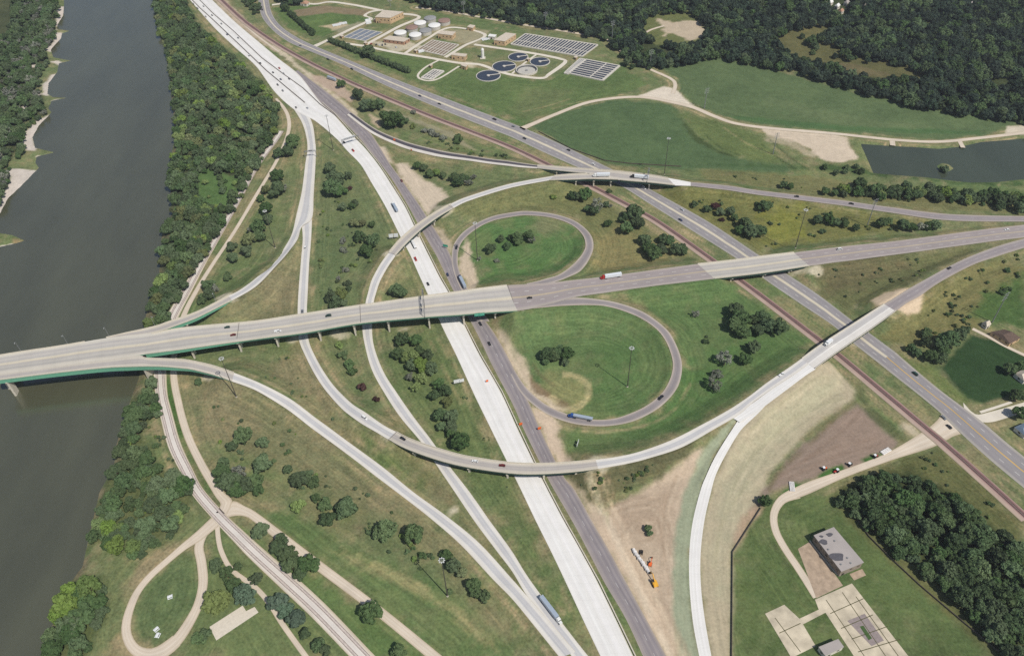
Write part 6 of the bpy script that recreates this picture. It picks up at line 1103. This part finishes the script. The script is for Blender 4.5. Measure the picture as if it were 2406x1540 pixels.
def wood(key, poly, sp, rad, label, kinds, holes=(), up=6, keep=1.0, shore=None):
    P = np.array(W(poly, up)); a, b = P.min(0), P.max(0); gx, gy = np.meshgrid(np.arange(a[0], b[0], sp), np.arange(a[1], b[1], sp)); x = gx+rng.uniform(-.48, .48, gx.shape)*sp; y = gy+rng.uniform(-.48, .48, gx.shape)*sp; x, y = x.ravel(), y.ravel()
    px, py = PX(x, y, up); m = inpoly(poly, px, py) & (rng.random(x.shape) < keep)
    for h in holes: m &= ~inpoly(h, px, py)
    m &= (px > -90) & (px < 2495) & (py > -70) & (py < 1620)
    for X, Y, pxx, pyy in zip(x[m], y[m], px[m], py[m]):
        r = rad*random.choice((.5, .65, .8, .9, 1, 1.1, 1.25, 1.5)); kd = random.choice(kinds); z = gz(X, Y)
        if z < -2.6: continue
        POOL.append((r*FOC/math.sqrt(X*X+Y*Y+ALT*ALT), X, Y, z, r, kd, key, label))
wood('southeast', SEW, 6.4, 4.3, 'leafy tree in the dense wood beside the red railway, lower right', 'ddgdddgd')
wood('south bank', WS, 6.6, 4.2, 'leafy tree on the riverbank strip just south of the bridge', 'ggdgbd', keep=.9); wood('south bank', WS2, 7.5, 5.2, 'leafy tree in the last riverbank grove at the bottom left', 'ggdb')
BANKHOLE = [(450, 402), (505, 392), (556, 412), (572, 475), (520, 484), (468, 474)]
wood('river wood', RW, 6.6, 4.4, 'leafy tree in the long riverbank wood north of the bridge', 'ggdgdgdbgdgo', [BANKHOLE], keep=.93)
wood('glade', BANKHOLE, 9.5, 3.6, 'small tree in the grassy gap of the riverbank wood', 'gbg', keep=.6)
wood('west bank', WWOOD, 7.0, 4.2, 'tree in the grey green wood on the far left bank', 'dgdydg', [[(-60, -50), (28, -50), (28, 70), (-60, 120)]], keep=.8)
NEH = [[(1512, 42), (1540, 30), (1620, 22), (1655, 45), (1660, 80), (1640, 97), (1600, 108), (1530, 92), (1512, 70)], [(1815, 102), (1850, 68), (1940, 55), (1990, 70), (1900, 80), (1930, 92), (1990, 112), (2030, 130), (2120, 152), (2170, 168), (2160, 190), (2100, 185), (1990, 170), (1900, 140), (1835, 122)], [(2322, 178), (2378, 174), (2380, 192), (2322, 200)], [(1925, -12), (1995, -12), (1995, 30), (1955, 34)], [(1500, 95), (1560, 105), (1600, 115), (1560, 125), (1510, 112)]]
wood('far wood', NEW, 8.4, 5.3, 'tree in the dark far wood along the top right', 'fffdfdfg', NEH)
wood('meadow', [(1860, 80), (1990, 85), (2060, 125), (2040, 140), (1960, 130), (1880, 105)], 13, 4.6, 'tree scattered on the far meadow', 'fdg', keep=.6)
wood('top', [(640, -20), (705, -20), (705, 5), (660, 10)], 9, 5, 'tree at the top edge above the plant', 'fd')
wood('strip', [(560, -10), (608, -10), (610, 30), (600, 32)], 9, 4, 'tree between railway and highway at the top edge', 'gd')
wood('row', [(1965, 448), (1972, 428), (2030, 430), (2200, 442), (2420, 456), (2420, 492), (2330, 478), (2180, 464), (2060, 456)], 6.2, 4.0, 'tree in the long dense row along the northeast ramp', 'dggdb', up=5)
wood('pond bank', [(1925, 380), (1955, 375), (2010, 380), (2030, 395), (2010, 402), (1950, 398)], 7, 3, 'tree on the bank west of the pond', 'gd', keep=.7)
wood('isle', [(2206, 391), (2222, 386), (2232, 396), (2218, 400)], 5, 2.6, 'tree on the tiny island in the pond', 'gd', up=2)
POOL.sort(key=lambda t: -t[0]); quota = max(0, 298-n_tree)
for i, (rp, X, Y, z, r, kd, key, label) in enumerate(POOL):
    if i < quota: plant_tree(X, Y, z, r, kd, label, 'trees of the '+key)
    else: STUFF.setdefault(key, []).append((X, Y, z, r, kd))
# woods too dense to count: one scattered object for each
def proto_collection(kd):
    c = D.collections.new('wood_'+kd)
    for k in range(7):
        me = CROWNS[(k*2+1) % 10].copy() if kd != 'y' else BARE[k % 2].copy(); me.materials[0] = MATS['leaf_'+MK[kd]]; me.transform(Matrix.Translation((0, 0, .92)) @ Matrix.Diagonal((1.1, 1.1, 1.05, 1))); o = D.objects.new('wood_tree', me); c.objects.link(o)
    return c
PC = {}
def scatter(name, label, pts, cat='woodland'):
    v = [(p[0], p[1], p[2]) for p in pts]; me = D.meshes.new(name); me.from_pydata(v, [], []); o = link(name, me); tag(o, label, cat, kind='stuff')
    for nm, f in (('size', lambda p: p[3]), ('turn', lambda p: random.uniform(0, 6.28))):
        at = me.attributes.new(nm, 'FLOAT', 'POINT'); at.data.foreach_set('value', [f(p) for p in pts])
    kinds = sorted({p[4] for p in pts}); at = me.attributes.new('sort', 'INT', 'POINT'); at.data.foreach_set('value', [kinds.index(p[4]) for p in pts])
    ng = D.node_groups.new('scatter_'+name, 'GeometryNodeTree'); ng.interface.new_socket('Geometry', in_out='INPUT', socket_type='NodeSocketGeometry'); ng.interface.new_socket('Geometry', in_out='OUTPUT', socket_type='NodeSocketGeometry')
    N, Lk = ng.nodes, ng.links.new; gi, go = N.new('NodeGroupInput'), N.new('NodeGroupOutput'); jn = N.new('GeometryNodeJoinGeometry')
    def na(nm, ty): a = N.new('GeometryNodeInputNamedAttribute'); a.data_type = ty; a.inputs['Name'].default_value = nm; return a.outputs[0]
    rot = N.new('ShaderNodeCombineXYZ'); Lk(na('turn', 'FLOAT'), rot.inputs[2])
    for i, kd in enumerate(kinds):
        if kd not in PC: PC[kd] = proto_collection(kd)
        ip = N.new('GeometryNodeInstanceOnPoints'); ci = N.new('GeometryNodeCollectionInfo'); ci.inputs['Collection'].default_value = PC[kd]; ci.inputs['Separate Children'].default_value = True; ci.inputs['Reset Children'].default_value = True
        eq = N.new('FunctionNodeCompare'); eq.data_type = 'INT'; eq.operation = 'EQUAL'; Lk(na('sort', 'INT'), eq.inputs[2]); eq.inputs[3].default_value = i
        Lk(gi.outputs[0], ip.inputs['Points']); Lk(eq.outputs[0], ip.inputs['Selection']); Lk(ci.outputs[0], ip.inputs['Instance']); ip.inputs['Pick Instance'].default_value = True
        Lk(rot.outputs[0], ip.inputs['Rotation']); Lk(na('size', 'FLOAT'), ip.inputs['Scale']); Lk(ip.outputs[0], jn.inputs[0])
    Lk(jn.outputs[0], go.inputs[0]); o.modifiers.new('scatter', 'NODES').node_group = ng
SCRUB = []
for poly, n, r0 in (([(430, 900), (560, 930), (700, 1010), (880, 1150), (1000, 1260), (1180, 1440), (1100, 1420), (900, 1290), (700, 1180), (540, 1080), (460, 980)], 150, 1.1), ([(740, 400), (830, 420), (900, 540), (850, 690), (740, 720)], 70, 1.2), ([(1345, 1125), (1500, 1085), (1640, 1045), (1560, 1110), (1430, 1170)], 50, .9), ([(360, 980), (440, 1100), (450, 1180), (340, 1290), (240, 1300), (290, 1000)], 110, 1.3), ([(2150, 700), (2260, 640), (2400, 600), (2400, 660), (2250, 780), (2100, 800)], 70, 1.1), ([(1560, 460), (1960, 495), (2180, 530), (1800, 580)], 60, 1.1), ([(930, 300), (1080, 330), (1230, 375), (1180, 380), (1000, 345)], 50, 1.0), ([(2040, 1110), (2200, 1060), (2380, 1210), (2350, 1230)], 60, 1.0), ([(1905, 640), (2120, 605), (2200, 630), (2000, 720)], 40, .9), ([(1650, 400), (2000, 430), (2400, 490), (2380, 500), (1900, 450)], 70, 1.0), ([(1020, 780), (1060, 840), (1240, 1200), (1380, 1510), (1200, 1300), (1010, 1040)], 60, .8), ([(560, 870), (690, 800), (740, 950), (880, 1060), (760, 990)], 70, .9), ([(20, 130), (110, 150), (90, 300), (0, 400), (0, 200)], 90, 1.8), ([(1840, 100), (2000, 90), (2150, 165), (1950, 160)], 30, 1.8)):
    P = np.array(poly, float); a, b = P.min(0), P.max(0); k = 0
    while k < n:
        px, py = rng.uniform(a[0], b[0]), rng.uniform(a[1], b[1])
        if not inpoly(poly, np.array([px]), np.array([py]))[0]: n -= .3; continue
        k += 1; x, y, z = UG(px, py); i, j = int((x-X0)/ST)+IO, int((y-Y0)/ST)+IO
        if z < -2 or DE[j, i] < 4 or random.random() < .45: continue
        for q in range(random.choice((1, 1, 2, 4))):
            xx, yy = x+random.uniform(-2.5, 2.5), y+random.uniform(-2.5, 2.5); SCRUB.append((xx, yy, gz(xx, yy)-.3, r0*random.uniform(.5, 1.6), random.choice('gggbog')))
for key, lab in (('southeast', 'back of the dense wood beside the red railway'), ('south bank', 'thin trees of the south riverbank'), ('river wood', 'long dense wood on the riverbank north of the bridge'), ('west bank', 'wood on the far left riverbank'), ('glade', 'small trees in the grassy gap of the riverbank wood'), ('far wood', 'dark wood covering the top right'), ('meadow', 'scattered trees on the far meadow'), ('top', 'trees at the top edge above the plant'), ('strip', 'trees between railway and highway at the top edge'), ('row', 'far part of the tree row along the northeast ramp'), ('pond bank', 'small trees west of the pond'), ('isle', 'small trees on the pond island')):
    if key in STUFF: scatter('woodland', lab, STUFF[key])
scatter('scrub', 'low scrub and weeds dotted over the rough grass', SCRUB, 'undergrowth')
def hedge(label, a, b_, r):
    p, q = Vector(U(*a)), Vector(U(*b_)); n = int((q-p).length/(r*1.1)); V_, F_ = [], []
    for i in range(n+1):
        m = BUSH[i % 4]; s = r*random.uniform(.85, 1.2); c = p+(q-p)*(i/n); an = random.uniform(0, 6.28); k = len(V_); cs, sn = math.cos(an), math.sin(an)
        V_ += [(c.x+s*(v.co.x*cs-v.co.y*sn)*1.1, c.y+s*(v.co.x*sn+v.co.y*cs)*1.1, s*.5+v.co.z*s*1.5) for v in m.vertices]; F_ += [tuple(k+w for w in f.vertices) for f in m.polygons]
    me = D.meshes.new('hedge'); me.from_pydata(V_, [], F_); me.materials.append(MATS['leaf_dark']); tag(link('hedge', me), label, 'hedge')
hedge('dark hedge along the front of the treatment plant', (778, 100), (960, 172), 4.2); hedge('dark hedge left of the plant entrance', (680, 34), (736, 82), 4.0)
x, y, z = UG(866, 126, 6); plant_tree(x, y, 0, 8.5, 'd', 'big dark tree rising from the hedge in front of the treatment plant', 'trees by the treatment plant'); x, y, z = UG(671, 20, 5); plant_tree(x, y, 0, 6, 'd', 'dark tree at the upper end of the plant entrance hedge', 'trees by the treatment plant')

# ------------------------------------------------------------------ thin summer haze over the valley
hz = NT('haze'); pv = hz.n('ShaderNodeVolumePrincipled'); pv.inputs['Color'].default_value = (.88, .91, 1, 1); pv.inputs['Density'].default_value = HAZE; pv.inputs['Anisotropy'].default_value = .2; hz.l(pv.outputs[0], hz.out.inputs['Volume'])
if HAZE > 0: tag(MB().box((0, 600, 232), (16200, 16400, 482)).build('haze', hz.m), 'thin pale summer haze over the river valley', 'haze', kind='stuff')
# ------------------------------------------------------------------ light and camera
az = R_(-49); el = R_(53)
sun = D.lights.new('sun', 'SUN'); sun.energy = 4.0; sun.angle = R_(.5); sun.color = (1, .955, .89); so = link('sun', sun)
sd = Vector((math.cos(az)*math.cos(el), math.sin(az)*math.cos(el), math.sin(el))); so.rotation_euler = sd.to_track_quat('Z', 'Y').to_euler(); so.location = (300, -300, 600)
wd = D.worlds.new('World'); SC.world = wd; wd.use_nodes = True; nt = wd.node_tree; bg = nt.nodes['Background']; sk = nt.nodes.new('ShaderNodeTexSky'); sk.sky_type = 'NISHITA'; sk.sun_disc = False; sk.sun_elevation = el; sk.sun_rotation = math.atan2(sd.x, sd.y); nt.links.new(sk.outputs[0], bg.inputs[0]); bg.inputs[1].default_value = .085
cd = D.cameras.new('aerial_camera'); cam = link('aerial_camera', cd); cd.sensor_width = 36; cd.lens = 36*FOC/2405; cd.clip_start = 1; cd.clip_end = 30000
rgt, dwn, fwd = (Vector(v) for v in CAMR); cam.matrix_world = Matrix(((rgt.x, -dwn.x, -fwd.x, 0), (rgt.y, -dwn.y, -fwd.y, 0), (rgt.z, -dwn.z, -fwd.z, ALT), (0, 0, 0, 1))); SC.camera = cam
SC.view_settings.view_transform = 'Standard'; SC.view_settings.look = 'None'; SC.view_settings.gamma = 1; SC.view_settings.exposure = .08
SC.render.film_transparent = False; SC.cycles.max_bounces = 4; SC.cycles.diffuse_bounces = 2; SC.cycles.glossy_bounces = 2; SC.cycles.use_denoising = False
